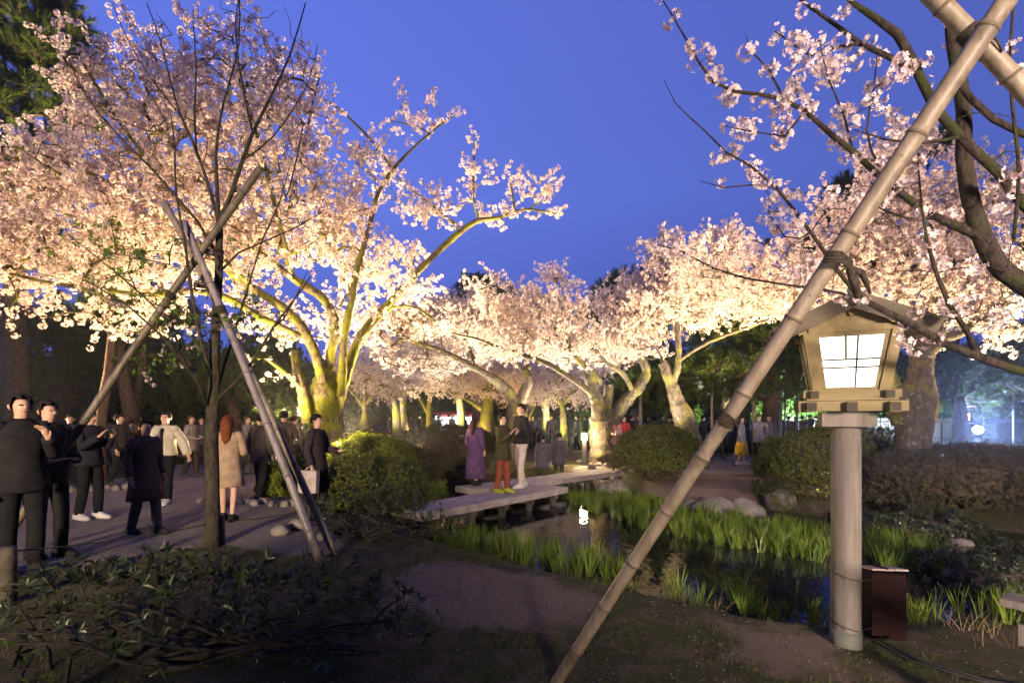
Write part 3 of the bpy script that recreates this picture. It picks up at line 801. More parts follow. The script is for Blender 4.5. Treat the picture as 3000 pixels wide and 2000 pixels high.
def mid_cherry(label, marks, blobs, n, bark='bark_moss', per=1.8, src=None, seg=0.45):
    tree('cherry_tree', label, [LP(*m) for m in marks], [BL(*b) for b in blobs], n, src or SPRAY_FAR, bark, 'cherry trees in blossom', per=per, seg=seg, trunk_sides=9, knots=0.08, maxlen=4, also_fixed=0.05, tip=0.010)

mid_cherry('bright yellow lit cherry trunk with a moss collar beside the food stall',
           [[(1420, 1300, 25, 0.540), (1425, 1262, 25, 0.490), (1425, 1225, 25, 0.360), (1428, 1180, 25, 0.302), (1440, 1130, 25, 0.216), (1438, 1080, 25, 0.130)], [(1415, 1200, 25, 0.158), (1385, 1180, 25, 0.115), (1350, 1160, 25, 0.086), (1320, 1150, 25, 0.058)], [(1440, 1130, 25, 0.108), (1470, 1090, 25, 0.072), (1500, 1070, 25, 0.050)]],
           [(1400, 1090, 25, 2.6, 1.5, .8), (1330, 1110, 25, 1.2, 1, .6), (1480, 1080, 25, 1.5, 1, .8), (1380, 1150, 24.5, 1.6, 1, .45)], 260)
mid_cherry('slim forked cherry lit yellow just left of the food stall',
           [[(1256, 1290, 27, 0.245), (1257, 1240, 27, 0.194), (1257, 1205, 27, 0.158), (1258, 1150, 27, 0.101), (1262, 1090, 27, 0.058)], [(1257, 1215, 27, 0.115), (1225, 1160, 27, 0.086), (1198, 1130, 27, 0.072), (1170, 1110, 27, 0.050)], [(1258, 1170, 27, 0.072), (1290, 1110, 27, 0.050), (1320, 1080, 27, 0.040)]],
           [(1260, 1070, 27, 2.6, 1.5, .9), (1180, 1090, 27, 1.5, 1, .6), (1330, 1100, 27, 1.2, 1, .5), (1240, 1140, 26.5, 2.2, 1, .45)], 240)
mid_cherry('small pale branched cherry lit pink from below behind the great cherry',
           [[(1068, 1310, 21, 0.302), (1068, 1250, 21, 0.259), (1068, 1215, 21, 0.115), (1068, 1190, 21, 0.108), (1070, 1150, 21, 0.072), (1072, 1110, 21, 0.050)], [(1068, 1195, 21, 0.072), (1045, 1165, 21, 0.050), (1025, 1135, 21, 0.050), (1015, 1110, 21, 0.030)], [(1068, 1190, 21, 0.065), (1095, 1150, 21, 0.060), (1130, 1130, 21, 0.040)]],
           [(1070, 1090, 21, 1.6, 1.2, .55), (1150, 1110, 21, 1.4, 1, .4), (1120, 1145, 21.5, 1.2, 1, .3)], 200)
mid_cherry('slender cherry with moss lit pale trunk left of the many-stemmed cherry',
           [[(1655, 1310, 24, 0.230), (1652, 1260, 24, 0.194), (1650, 1210, 24, 0.173), (1645, 1160, 24, 0.130), (1640, 1120, 24, 0.072)], [(1650, 1185, 24, 0.094), (1680, 1145, 24, 0.072), (1710, 1120, 24, 0.050), (1740, 1130, 24, 0.040)], [(1645, 1190, 24, 0.086), (1620, 1150, 24, 0.058), (1605, 1110, 24, 0.050)]],
           [(1640, 1110, 24, 2.4, 1.4, .8), (1580, 1150, 24, 1.2, 1, .8), (1690, 1160, 24, 1.5, 1, .4)], 240)
mid_cherry('thin leaning cherry lit yellow behind the forked cherry by the bridge',
           [[(1555, 1300, 26, 0.158), (1548, 1250, 26, 0.122), (1540, 1200, 26, 0.108), (1520, 1160, 26, 0.072)], [(1545, 1240, 26, 0.086), (1565, 1190, 26, 0.079), (1580, 1140, 26, 0.058)]],
           [(1550, 1120, 26, 2.0, 1.2, .9), (1520, 1170, 26, 1.5, 1, .5)], 180)
mid_cherry('cherry with twin dim trunks in the shade behind the round azaleas',
           [[(1165, 1300, 26, 0.324), (1165, 1240, 26, 0.274), (1160, 1190, 26, 0.216), (1150, 1150, 26, 0.144)], [(1185, 1260, 26, 0.216), (1180, 1180, 26, 0.158), (1190, 1120, 26, 0.108)]],
           [(1130, 1060, 26, 2.8, 1.5, .9), (1230, 1030, 26, 2.0, 1.5, .8)], 260, 'bark')
mid_cherry('broad cherry crown in the far background behind the bridge',
           [[(1350, 1290, 33, 0.360), (1352, 1220, 33, 0.288), (1345, 1150, 33, 0.216)], [(1345, 1160, 33, 0.144), (1400, 1100, 33, 0.086)]],
           [(1330, 1020, 33, 4.5, 2, 1.5), (1450, 1060, 33, 2.5, 2, 1.2)], 300, 'bark')
mid_cherry('far cherry glowing white behind the many-stemmed cherry',
           [[(1600, 1270, 36, 0.360), (1600, 1220, 36, 0.288), (1595, 1150, 36, 0.216)], [(1600, 1180, 36, 0.144), (1660, 1110, 36, 0.086)]],
           [(1600, 1090, 36, 4.0, 2, 1.5), (1720, 1080, 36, 3.0, 2, 1.5)], 300, 'bark')
mid_cherry('cherry crown spreading in the distance below the right-hand pines',
           [[(2130, 1280, 34, 0.360), (2128, 1220, 34, 0.288), (2125, 1150, 34, 0.216)], [(2125, 1160, 34, 0.144), (2060, 1100, 34, 0.086)]],
           [(2120, 1100, 34, 3.5, 2, 1.2)], 200, 'bark')

# ------------------------------------------------------------------ pines and dark wood behind
def pine(label, px, gy, top, d, r, pads, tufts=260, lean=0, group='pines behind the cherries', cat='pine tree', per=2.2, tscale=(1.0, 1.9), src=None):
    root_p = P(px, gy, d); root_p.z = -0.05
    topp = P(px + lean, top, d)
    trunk = [(root_p + (topp - root_p) * f + Vector((math.sin(f * 5 + px) * 0.25 * f * (1 - f) * 4, 0, 0)), r * (1 - 0.75 * f)) for f in (0, .15, .3, .45, .6, .75, .9, 1)]
    blobs = [BL(*p) for p in pads]
    tree('pine_tree', label, [trunk], blobs, tufts, src or TUFT, 'bark_pine', group, per=per, crown='needles', seg=0.5, cat=cat, spray_scale=tscale, maxlen=7, trunk_sides=10, spray_up=0.7, tip=0.012, up=0.0)

pine('tall dark pine filling the upper left corner behind the great cherry', 60, 1330, 20, 15, .35,
     [(60, 120, 14, 1.6, 1.5, 1.0), (170, 180, 14, 1.0, 1, .9), (20, 330, 14, 1.4, 1.2, .9), (200, 320, 14, .7, .8, .6), (60, 520, 14, 1.4, 1.2, .7), (30, 690, 14, 1.2, 1, .5), (90, 20, 14, 1.2, 1, .8), (220, 90, 14, .5, .5, .4)], 420, per=3)
pine('small bright green pine bough catching the floodlight left of the bamboo tripod', 300, 1330, 700, 12.5, .16,
     [(345, 765, 12, .55, .5, .4), (270, 770, 12, .5, .4, .3), (420, 700, 12.4, .5, .4, .3)], 110, per=3)
pine('broad dark pine standing at the left edge behind the strolling couple', 175, 1330, 850, 19, .45,
     [(80, 950, 19, 2.4, 1.6, .9), (280, 990, 19, 2.2, 1.6, .9), (200, 1090, 19, 2.6, 1.6, .6), (480, 1060, 19, 2.0, 1.4, .8), (60, 1110, 19, 2, 1.6, .7)], 480, per=3)
pine('reddish trunked pine behind the man in the cream cardigan', 372, 1340, 800, 16, .26,
     [(400, 900, 16, 1.6, 1.2, .6), (330, 960, 16, 1.4, 1.2, .5)], 160, per=3)
pine('slim pine trunk beside the reddish pine left of the young tree', 412, 1340, 860, 17, .18,
     [(450, 930, 17, 1.4, 1.2, .5)], 100, per=3)
pine('dark pine with a lit lower bough between the tripod and the great cherry', 700, 1330, 950, 20, .3,
     [(760, 1090, 19, 1.8, 1.2, .9), (640, 1120, 19, 2, 1.2, .8), (850, 1190, 19, 1.5, 1, .6), (560, 1150, 20, 2, 1.2, .6)], 360, per=3)
pine('distant pine poking above the blossom in the centre left', 1395, 1290, 800, 38, .5,
     [(1390, 840, 37, 1.2, 1, .7), (1440, 870, 37, 1.6, 1, .8), (1480, 890, 37, 1.3, 1, .6), (1370, 900, 37, 1.8, 1, .9), (1450, 930, 37, 2.2, 1.5, .9)], 300, per=3.5, tscale=(1.6, 2.6))
pine('distant pine behind the centre right blossom', 1860, 1290, 800, 34, .5,
     [(1850, 820, 33, 1.5, 1, .5), (1800, 860, 33, 1.5, 1, .7), (1900, 860, 33, 1.8, 1, .8), (1770, 930, 33, 1.7, 1, .8), (1870, 950, 33, 2.4, 1.5, 1.1)], 340, per=3.5, tscale=(1.6, 2.6))
pine('tall pine whose crown shows left of the leaning bamboo pole', 2480, 1310, 500, 22, .4,
     [(2480, 560, 22, .75, .8, .45), (2460, 620, 22, .8, .8, .35), (2540, 600, 22, 1.0, .9, .6), (2730, 430, 22, .8, .8, .4), (2380, 740, 22, 1.0, .9, .5), (2620, 480, 22, .9, .8, .5)], 240, per=3.5, tscale=(1.3, 2.2))
pine('thick trunked pine held by props between the bamboo pole and the lantern', 2250, 1330, 700, 19, .42,
     [(2130, 960, 18, 1.8, 1.4, .5), (2290, 1000, 18, 1.8, 1.4, .5), (2100, 1080, 18, 1.8, 1.4, .5), (2200, 1150, 19, 2.2, 1.2, .4), (2340, 1110, 18, 1.4, 1, .5), (2180, 880, 18, 1.5, 1.2, .5), (1950, 1130, 19, 1.8, 1.2, .7)], 520, per=3)
pine('low pine lit green from below behind the crowd in the middle', 1920, 1320, 1100, 24, .3,
     [(1900, 1150, 23, 2.0, 1.2, .5), (1960, 1190, 23, 1.6, 1, .5), (1850, 1170, 23, 1.2, 1, .4)], 240, per=3)
pine('dark pine right of the lantern behind the forked cherry trunk', 2810, 1320, 900, 20, .3,
     [(2800, 1080, 20, 2.2, 1.4, .7), (2930, 1120, 20, 1.8, 1.2, .6), (2700, 1150, 20, 1.4, 1, .5), (3000, 1010, 19, 1.4, 1, .6), (2880, 1180, 21, 1.6, 1.2, .3)], 380, per=3)

def wood_mass(name, boxes, n, src, scale=(2.2, 4.5)):
    pos, rot, scl = [], [], []
    w = np.array([(b[1] - b[0]) * (b[4]) for b in boxes]); w = w / w.sum()
    for _ in range(n):
        b = boxes[RNG.choice(len(boxes), p=w)]
        ang = RNG.uniform(b[0], b[1]); d = RNG.uniform(b[2], b[3])
        x = math.tan(ang) * d
        top = b[4] * (0.75 + 0.25 * math.sin(x * 0.9) * math.sin(x * 0.37 + 1)) * RNG.uniform(.9, 1.1)
        z = top * RNG.random() ** 0.75
        pos.append((x, d, z)); rot.append(tuple(RNG.uniform(0, 6.28, 3))); scl.append(RNG.uniform(*scale))
    return scatter(name, src, pos, rot, scl)
wm_ = wood_mass('distant_wood', [(-0.86, -0.42, 24, 34, 6.5), (-0.42, -0.1, 44, 56, 7.5), (-0.1, 0.35, 48, 60, 9.5), (0.35, 0.62, 40, 52, 11), (0.62, 0.95, 34, 44, 7), (-1.1, -0.86, 18, 28, 7)], 7500, CLUMP)
tag(wm_, 'dark unlit wood closing off the garden behind the cherries', 'wood', kind='stuff')
wm2 = wood_mass('lit_undergrowth', [(-0.50, -0.38, 30, 33, 2.2), (0.13, 0.20, 30, 33, 2.4), (0.46, 0.60, 30, 34, 5.2), (0.28, 0.36, 33, 36, 4.0), (0.62, 0.76, 30, 34, 5.0)], 2600, CLUMP_G, (1.0, 2.0))
tag(wm2, 'bright green and white lit bushes glimpsed far behind the trunks', 'bushes', kind='stuff')

pos = []  # unseen foliage ring added behind the camera to block low sky light
for _ in range(2600):
    th = RNG.uniform(PI * 1.02, PI * 1.98); rr = RNG.uniform(11, 16); pos.append((math.cos(th) * rr, math.sin(th) * rr + 1, RNG.uniform(0, 11)))
tag(scatter('sky_block_foliage', CLUMP, pos, RNG.uniform(0, 6.28, (len(pos), 3)), RNG.uniform(3, 5, len(pos))), 'unseen dark foliage added behind the viewer to block the low sky', 'wood', kind='stuff')
bp_ = [(Vector((-1.5, -4.5, -.05)), .38), (Vector((-1.4, -4.4, 3)), .32), (Vector((-1.0, -3.6, 6)), .24), (Vector((-.5, -2, 8)), .16), (Vector((0, -.5, 9)), .08)]  # unseen pine added over the camera to cut blue light from overhead
tree('pine_tree', 'unseen pine added behind the viewer to shade the near bank from the sky', [bp_],
     [(Vector((-3, -2, 8)), (3.5, 3, .8), 1), (Vector((2.5, -1.0, 7.6)), (3.5, 3, .8), 1), (Vector((-1, 1.5, 8.2)), (4, 2.2, .7), 1), (Vector((0, -6, 8)), (5, 3, .9), 1), (Vector((5, 1, 8.5)), (2.5, 2, .6), 1)], 620, TUFT, 'bark_pine', 'pines behind the cherries',
     per=3.2, crown='needles', seg=.5, cat='pine tree', spray_scale=(1.6, 2.8), maxlen=8, trunk_sides=10, up=0.0)

# ------------------------------------------------------------------ young bare tree, near left
limbs = [
    LP((622, 1600, 6.1, .10), (621, 1560, 6.1, .088), (622, 1480, 6.1, .080), (622, 1400, 6.1, .078), (620, 1300, 6.1, .075), (622, 1210, 6.1, .070), (628, 1120, 6.1, .062), (630, 1000, 6.1, .055), (636, 900, 6.1, .05), (641, 800, 6.1, .045), (642, 700, 6.1, .04), (644, 650, 6.1, .038)),
    LP((641, 660, 6.1, .028), (636, 560, 6.1, .024), (632, 450, 6.05, .018), (640, 380, 6.0, .016), (655, 300, 6, .012), (700, 130, 6, .008), (700, -10, 6, .006)),
    LP((644, 650, 6.1, .030), (680, 560, 6.1, .026), (710, 470, 6.1, .024), (740, 390, 6.1, .022), (790, 290, 6.1, .016), (850, 160, 6.1, .011), (895, 10, 6.1, .007)),
    LP((740, 390, 6.1, .014), (720, 300, 6, .012), (700, 190, 5.9, .010), (690, 60, 5.9, .007), (700, -10, 5.9, .006)),
    LP((640, 650, 6.1, .024), (610, 540, 6.2, .020), (570, 430, 6.2, .017), (530, 340, 6.2, .014), (500, 240, 6.3, .011), (470, 120, 6.3, .008), (430, 10, 6.3, .006)),
    LP((575, 440, 6.2, .014), (570, 330, 6.3, .012), (575, 200, 6.3, .009), (565, 60, 6.3, .006)),
    LP((632, 740, 6.1, .020), (580, 650, 5.9, .017), (520, 580, 5.8, .015), (440, 490, 5.6, .013), (340, 390, 5.5, .011), (250, 280, 5.4, .008), (200, 170, 5.4, .005)),
    LP((628, 1130, 6.1, .028), (590, 1000, 5.9, .022), (560, 850, 5.8, .019), (540, 700, 5.8, .015), (515, 560, 5.8, .012), (512, 430, 5.8, .009), (500, 330, 5.8, .006)),
    LP((610, 1180, 6.1, .026), (580, 1110, 6.3, .022), (530, 1020, 6.5, .018), (480, 930, 6.6, .015), (400, 850, 6.7, .012), (280, 750, 6.8, .008), (200, 690, 6.9, .005)),
    LP((632, 1175, 6.1, .024), (690, 1120, 6.0, .02), (740, 1060, 5.9, .017), (800, 960, 5.8, .014), (860, 880, 5.7, .011), (910, 810, 5.6, .007)),
    LP((622, 1190, 6.1, .022), (655, 1080, 6.3, .018), (690, 960, 6.4, .016), (730, 830, 6.5, .013), (770, 700, 6.5, .010), (820, 590, 6.5, .008), (850, 480, 6.5, .006)),
    LP((846, 560, 6.4, .010), (870, 460, 6.4, .009), (890, 360, 6.4, .006)),
    LP((615, 1200, 6.1, .022), (580, 1120, 5.8, .018), (540, 1060, 5.6, .015), (470, 980, 5.4, .012), (380, 900, 5.3, .009), (250, 820, 5.2, .006)),
    LP((640, 800, 6.1, .016), (700, 740, 6.3, .013), (790, 700, 6.4, .010), (880, 660, 6.5, .007), (960, 610, 6.5, .004)),
    LP((530, 340, 6.2, .010), (450, 240, 6.1, .008), (370, 110, 6.0, .006), (330, 10, 6.0, .004)),
    LP((710, 470, 6.1, .012), (800, 400, 6.2, .009), (900, 250, 6.2, .007), (930, 130, 6.2, .004)),
]
blobs = [BL(450, 300, 6.1, .9, .7, 1.1), BL(750, 200, 6.1, .8, .7, 1.0), BL(650, 520, 6.2, 1.0, .7, .8), BL(350, 750, 5.9, .9, .6, .5), BL(450, 980, 6, .8, .5, .5), BL(780, 900, 6, .7, .6, .7), BL(820, 600, 6.4, .5, .5, .6)]
yt, A_, d_, f_, fl_ = tree('young_cherry_tree', 'slender dark bare young tree in front tied to the bamboo tripod', limbs, blobs, 290, None, 'bark_young', seg=0.22, split=True, cat='young tree', tip=0.0032, expo=0.4, maxlen=1.5, trunk_sides=12, wob=0.15)
low = [i for i in range(len(A_)) if not f_[i] and 1.7 < A_[i][2] < 3.9 and (A_[i][0] < -3.0)]
pos = [A_[i] + RNG.normal(size=3) * .03 for i in low for _ in range(4)]
scatter('leaves', GREEN, pos, RNG.uniform(0, 6.28, (len(pos), 3)), RNG.uniform(.6, 1.1, len(pos)), yt)
lowb = [i for i in low if RNG.random() < 0.16]
scatter('white_blossoms', SPRAY, [A_[i] for i in lowb], RNG.uniform(0, 6.28, (len(lowb), 3)), RNG.uniform(.3, .5, len(lowb)), yt)

# ------------------------------------------------------------------ foreground cherry on the right
fl = [
    [(Vector((4.6, 3.1, -0.05)), .22), (Vector((4.5, 3.1, 0.8)), .17), (Vector((4.3, 3.0, 1.5)), .15), (P(3500, 1080, 3.0), .13), (P(3250, 960, 3.0), .075), (P(3000, 835, 3.0), .055), (P(2911, 759, 2.95), .050), (P(2862, 650, 2.9), .046), (P(2836, 550, 2.9), .042), (P(2824, 461, 2.9), .040), (P(2824, 325, 2.9), .038), (P(2808, 217, 2.9), .036), (P(2790, 100, 2.95), .034), (P(2780, -60, 3.0), .03)],
    LP((3500, 1080, 3.0, .06), (3250, 800, 2.85, .045), (3000, 600, 2.75, .032), (2938, 520, 2.7, .030), (2813, 401, 2.65, .028), (2732, 303, 2.6, .027), (2678, 184, 2.6, .026), (2629, 100, 2.6, .026), (2560, 50, 2.6, .02), (2500, 10, 2.6, .014), (2460, -30, 2.6, .01)),
    LP((2857, 688, 2.9, .03), (2721, 623, 2.75, .024), (2624, 553, 2.7, .021), (2559, 500, 2.65, .019), (2499, 444, 2.6, .018), (2450, 406, 2.6, .017), (2358, 325, 2.6, .014), (2299, 293, 2.6, .013), (2234, 278, 2.6, .012), (2152, 268, 2.65, .010), (2087, 240, 2.7, .009), (2049, 185, 2.75, .008), (2000, 98, 2.8, .006), (1941, 0, 2.85, .004)),
    LP((3250, 1150, 2.9, .05), (3000, 1090, 2.8, .032), (2850, 1037, 2.7, .028), (2774, 1010, 2.7, .025), (2678, 953, 2.65, .022), (2580, 905, 2.6, .019), (2517, 870, 2.6, .016), (2460, 800, 2.6, .013), (2407, 726, 2.6, .012), (2342, 634, 2.6, .010), (2277, 553, 2.6, .009), (2201, 488, 2.65, .0075), (2125, 444, 2.7, .006), (2060, 379, 2.75, .005), (1979, 303, 2.8, .0035), (1944, 233, 2.85, .002)),
    LP((2860, 1037, 2.72, .02), (2831, 968, 2.6, .016), (2780, 890, 2.5, .014), (2743, 800, 2.5, .012), (2715, 700, 2.5, .010), (2700, 600, 2.5, .007), (2690, 480, 2.5, .004)),
    LP((2517, 870, 2.6, .010), (2420, 850, 2.55, .009), (2300, 834, 2.6, .008), (2184, 815, 2.7, .007), (2089, 785, 2.8, .006), (1993, 735, 2.9, .005), (1920, 715, 3.0, .003), (1875, 713, 3.05, .002)),
    LP((2667, 200, 2.6, .018), (2600, 165, 2.65, .017), (2521, 128, 2.7, .016), (2450, 75, 2.75, .013), (2374, 22, 2.8, .010), (2320, -20, 2.85, .007)),
    LP((2521, 128, 2.7, .012), (2439, 141, 2.75, .010), (2374, 162, 2.8, .009), (2331, 135, 2.85, .007), (2271, 92, 2.9, .004)),
    LP((2790, 215, 2.9, .022), (2808, 240, 2.85, .022), (2846, 290, 2.8, .022), (2911, 350, 2.75, .021), (3000, 395, 2.7, .021), (3150, 430, 2.7, .025), (3400, 700, 2.9, .05)),
    LP((2736, 640, 2.75, .010), (2660, 640, 2.7, .008), (2600, 620, 2.7, .007), (2540, 590, 2.7, .0055), (2450, 560, 2.8, .003)),
    LP((2299, 293, 2.6, .008), (2250, 200, 2.6, .006), (2200, 150, 2.6, .0045), (2183, 100, 2.6, .002)),
    LP((2358, 325, 2.6, .007), (2300, 400, 2.6, .006), (2200, 385, 2.6, .004), (2120, 370, 2.6, .002)),
    LP((2277, 553, 2.6, .006), (2220, 540, 2.6, .005), (2120, 550, 2.6, .004), (2050, 530, 2.65, .002)),
    LP((2624, 553, 2.7, .010), (2570, 480, 2.75, .008), (2540, 380, 2.8, .007), (2560, 260, 2.8, .005), (2570, 160, 2.8, .003)),
    LP((2499, 444, 2.6, .008), (2470, 330, 2.6, .006), (2430, 240, 2.6, .005), (2400, 120, 2.6, .003)),
    LP((2813, 401, 2.65, .012), (2700, 420, 2.6, .009), (2600, 410, 2.6, .007), (2500, 380, 2.6, .003)),
    LP((2774, 1010, 2.7, .010), (2700, 1010, 2.6, .008), (2640, 980, 2.55, .005)),
    LP((2970, 700, 2.4, .010), (2985, 500, 2.3, .009), (2965, 300, 2.25, .008), (2960, 130, 2.2, .007), (2975, -20, 2.2, .006)),
]
blobs = [BL(2100, 230, 2.75, .22, .2, .2), BL(2250, 400, 2.65, .3, .2, .25), BL(2400, 220, 2.7, .3, .2, .25), BL(2300, 620, 2.7, .25, .2, .15), BL(2600, 300, 2.7, .3, .2, .3), BL(2550, 650, 2.6, .4, .2, .2),
         BL(2780, 850, 2.6, .35, .2, .25), BL(2000, 60, 2.85, .12, .1, .12), BL(2900, 450, 2.7, .3, .2, .3), BL(2900, 950, 2.7, .2, .2, .2), BL(2420, 780, 2.6, .3, .2, .12)]
fl = [fl[0]] + [[(p, r * .82) for p, r in l] for l in fl[1:]]
ft, A_, d_, f_, fl_ = tree('foreground_cherry_tree', 'near dark limbed cherry reaching in from the right edge with large pale blossoms', fl, blobs, 230, None, 'bark_near', seg=0.10, split=True, cat='cherry tree', group='cherry trees in blossom', tip=0.0022, expo=0.35, maxlen=0.8, trunk_sides=12, wob=0.12)

def big_cluster():
    """stalked blossoms hanging in one umbel, about 10 cm across"""
    mb = MB()
    nfl = random.randint(6, 9)
    for j in range(nfl):
        d = rand_rot(); d.z -= 0.35; d.normalize()
        c = d * random.uniform(.030, .046)
        mb.tube([(0, 0, 0), c * .6 + Vector((0, 0, -.003)), c], [.0009, .0008, .001], 3, False, 1)
        mb.tube([c - d * .006, c], [.0022, .0030], 4, False, 2)
        a, b2, _ = basis(d)
        ph = random.uniform(0, 6.3); R = random.uniform(.017, .021); open_ = random.uniform(.1, .55)
        for k in range(5):
            th = ph + k * 2 * PI / 5
            u = a * math.cos(th) + b2 * math.sin(th); w = -a * math.sin(th) + b2 * math.cos(th)
            pr = [(0, 0, 0), (.35, .20, .12), (.75, .36, .26), (.98, .18, .30), (.90, 0, .30), (.98, -.18, .30), (.75, -.36, .26), (.35, -.20, .12), (.55, 0, .10)]
            mb.add([c + u * (R * q[0]) + w * (R * q[1]) + d * (R * q[2] * (1 + open_ * 2) * .8) for q in pr],
                   [(0, 1, 8), (1, 2, 8), (2, 3, 4, 8), (4, 5, 6, 8), (6, 7, 8), (7, 0, 8)], 0)
        for k in range(4):
            th = random.uniform(0, 6.3); u = a * math.cos(th) + b2 * math.sin(th)
            mb.add([c, c + u * .001, c + u * .006 + d * .008], [(0, 1, 2)], 2)
    me = bpy.data.meshes.new('blossom_cluster')
    me.from_pydata(np.concatenate(mb.v).tolist(), [], mb.f)
    for m in (M['petal_pink'], M['twig'], M['calyx']): me.materials.append(m)
    me.polygons.foreach_set('material_index', mb.mi)
    return me
CL = [big_cluster() for _ in range(8)]
zones = [(1900, 715, 60), (1960, 15, 50), (1950, 60, 30), (2080, 190, 80), (2130, 250, 120), (2240, 230, 110), (2330, 260, 80), (2400, 70, 90), (2470, 90, 90), (2420, 160, 90), (2290, 100, 60), (2330, 340, 90),
         (2200, 400, 110), (2120, 410, 60), (2330, 420, 90), (2480, 230, 80), (2490, 300, 90), (2530, 150, 60), (2640, 240, 80), (2470, 420, 70), (2560, 280, 80), (2620, 330, 60), (2110, 440, 50), (2220, 480, 60),
         (2260, 530, 80), (2150, 560, 60), (2200, 570, 80), (2290, 600, 80), (2400, 490, 60), (2620, 490, 90), (2700, 460, 60), (2760, 520, 50), (2760, 620, 80), (2860, 150, 60), (2870, 170, 50), (2740, 120, 60),
         (2950, 185, 60), (2850, 20, 60), (2990, 530, 60), (2740, 720, 70), (2520, 860, 60), (2680, 960, 60), (2850, 780, 80), (2750, 700, 60), (2560, 560, 70), (2450, 540, 60), (2820, 870, 60), (2960, 870, 60), (2100, 780, 120), (2230, 830, 100), (2350, 820, 80), (2000, 720, 60)]
cand = []
for i in range(len(A_)):
    p = A_[i]
    if p[1] < 1: continue
    px = 1500 + p[0] / p[1] * FOC; py = HZ - (p[2] - EYE) / p[1] * FOC
    if px > 3050 or py < -60: continue
    wz = sum(1 for z in zones if (px - z[0]) ** 2 + (py - z[1]) ** 2 < (z[2] * 0.95) ** 2)
    if wz: cand.append((i, wz))
BIGC = bpy.data.collections.new('large_blossom_source')
for me in CL: BIGC.objects.link(bpy.data.objects.new('large_blossom', me))
spots = []
for i, wz_ in cand:
    for _ in range(1 if (f_[i] and RNG.random() < .5) else 2):
        spots.append((Vector(A_[i]) + Vector(RNG.normal(size=3)) * 0.022, Vector((RNG.uniform(-.8, .8), RNG.uniform(-.8, .8), RNG.uniform(0, 6.28))), RNG.uniform(0.65, 1.02)))
random.shuffle(spots)
spots = spots[:350]
for j, (p, r, k) in enumerate(spots[:290]):
    o = bpy.data.objects.new('blossom_cluster', CL[j % 8])
    COL.objects.link(o); o.parent = ft
    o.location = p; o.rotation_euler = r; o.scale = (k, k, k)
if len(spots) > 290: scatter('small_blossoms', BIGC, [p for p, r, k in spots[290:]], [r for p, r, k in spots[290:]], [k for p, r, k in spots[290:]], ft)

# ------------------------------------------------------------------ clipped azaleas and shrubs
def dome(name, label, c, rx, ry, h, src, dens=420, stems=60, lift=0.25, group='clipped azaleas', cat='azalea bush', scale=(1.2, 1.9), power=2.4, rough=0.05, stem_mat='stem', flat=False, rz=0.0):
    z0 = gz(c[0], c[1])
    root = empty(name, (0, 0, 0), label, cat, group)
    n = int(dens * (4.2 * rx * ry + 2.2 * (rx + ry) * h))
    pos, rot, scl = [], [], []
    cr, sr = math.cos(rz), math.sin(rz)
    for i in range(n):
        v = RNG.normal(size=3); v[2] = abs(v[2]) * 1.0 - 0.25; v /= np.linalg.norm(v)
        k = (abs(v[0]) ** power + abs(v[1]) ** power + abs(v[2]) ** power) ** (-1 / power)
        nzv = 1 + rough * (math.sin(v[0] * 7 + c[0]) + math.sin(v[1] * 9 + c[1]) + math.sin(v[2] * 8 + v[0] * 5)) * .6 + RNG.normal() * rough * .5
        inner = 1 - abs(RNG.normal()) * 0.07
        x, y = v[0] * rx * k * nzv * inner, v[1] * ry * k * nzv * inner
        z = v[2] * k * nzv * inner
        zz = h * lift + z * h * (1 - lift) if z > 0 else h * lift * (1 + z * 1.6)
        if zz < 0.02: continue
        pos.append((c[0] + x * cr - y * sr, c[1] + x * sr + y * cr, z0 + zz))
        d = Vector((v[0], v[1], v[2] + .35)) + Vector(RNG.normal(size=3)) * .35
        q = d.normalized().to_track_quat('Z', 'Y') @ Euler((0, 0, RNG.random() * 6.28)).to_quaternion()
        rot.append(tuple(q.to_euler())); scl.append(RNG.uniform(*scale))
    scatter('leaves', src, pos, rot, scl, root)
    mb = MB()
    for i in range(stems):
        th = RNG.uniform(0, 6.28); rr = RNG.random() ** .5
        a = Vector((c[0] + math.cos(th) * rx * .28 * rr, c[1] + math.sin(th) * ry * .28 * rr, z0 - .03))
        e_ = Vector((c[0] + math.cos(th) * rx * .9 * rr, c[1] + math.sin(th) * ry * .9 * rr, z0 + h * RNG.uniform(.45, .85) * (1.1 - .4 * rr)))
        m_ = a.lerp(e_, .5) + Vector(RNG.normal(size=3)) * .05 + Vector((math.cos(th), math.sin(th), 0)) * rx * .1
        mb.tube([a, a.lerp(m_, .5) + Vector(RNG.normal(size=3)) * .02, m_, e_], [.012, .010, .007, .004], 4, False)
    mb.build('stems', M[stem_mat], root)
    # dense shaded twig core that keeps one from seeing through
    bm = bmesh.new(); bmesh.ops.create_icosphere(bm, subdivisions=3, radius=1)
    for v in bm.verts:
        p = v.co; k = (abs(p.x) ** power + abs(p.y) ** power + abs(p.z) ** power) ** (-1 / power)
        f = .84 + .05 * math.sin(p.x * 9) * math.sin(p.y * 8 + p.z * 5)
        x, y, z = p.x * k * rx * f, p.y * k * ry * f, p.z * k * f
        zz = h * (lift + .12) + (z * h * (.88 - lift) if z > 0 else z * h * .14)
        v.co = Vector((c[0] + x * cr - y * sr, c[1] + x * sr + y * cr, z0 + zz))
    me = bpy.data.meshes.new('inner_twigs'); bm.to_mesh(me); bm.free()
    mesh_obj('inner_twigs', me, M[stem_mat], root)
    return root

def at(px, py, d=None, z=0.0):
    g = G(px, py, z)
    if d is not None: g = Vector(((px - 1500) / FOC * d, d, 0))
    return (g.x, g.y)

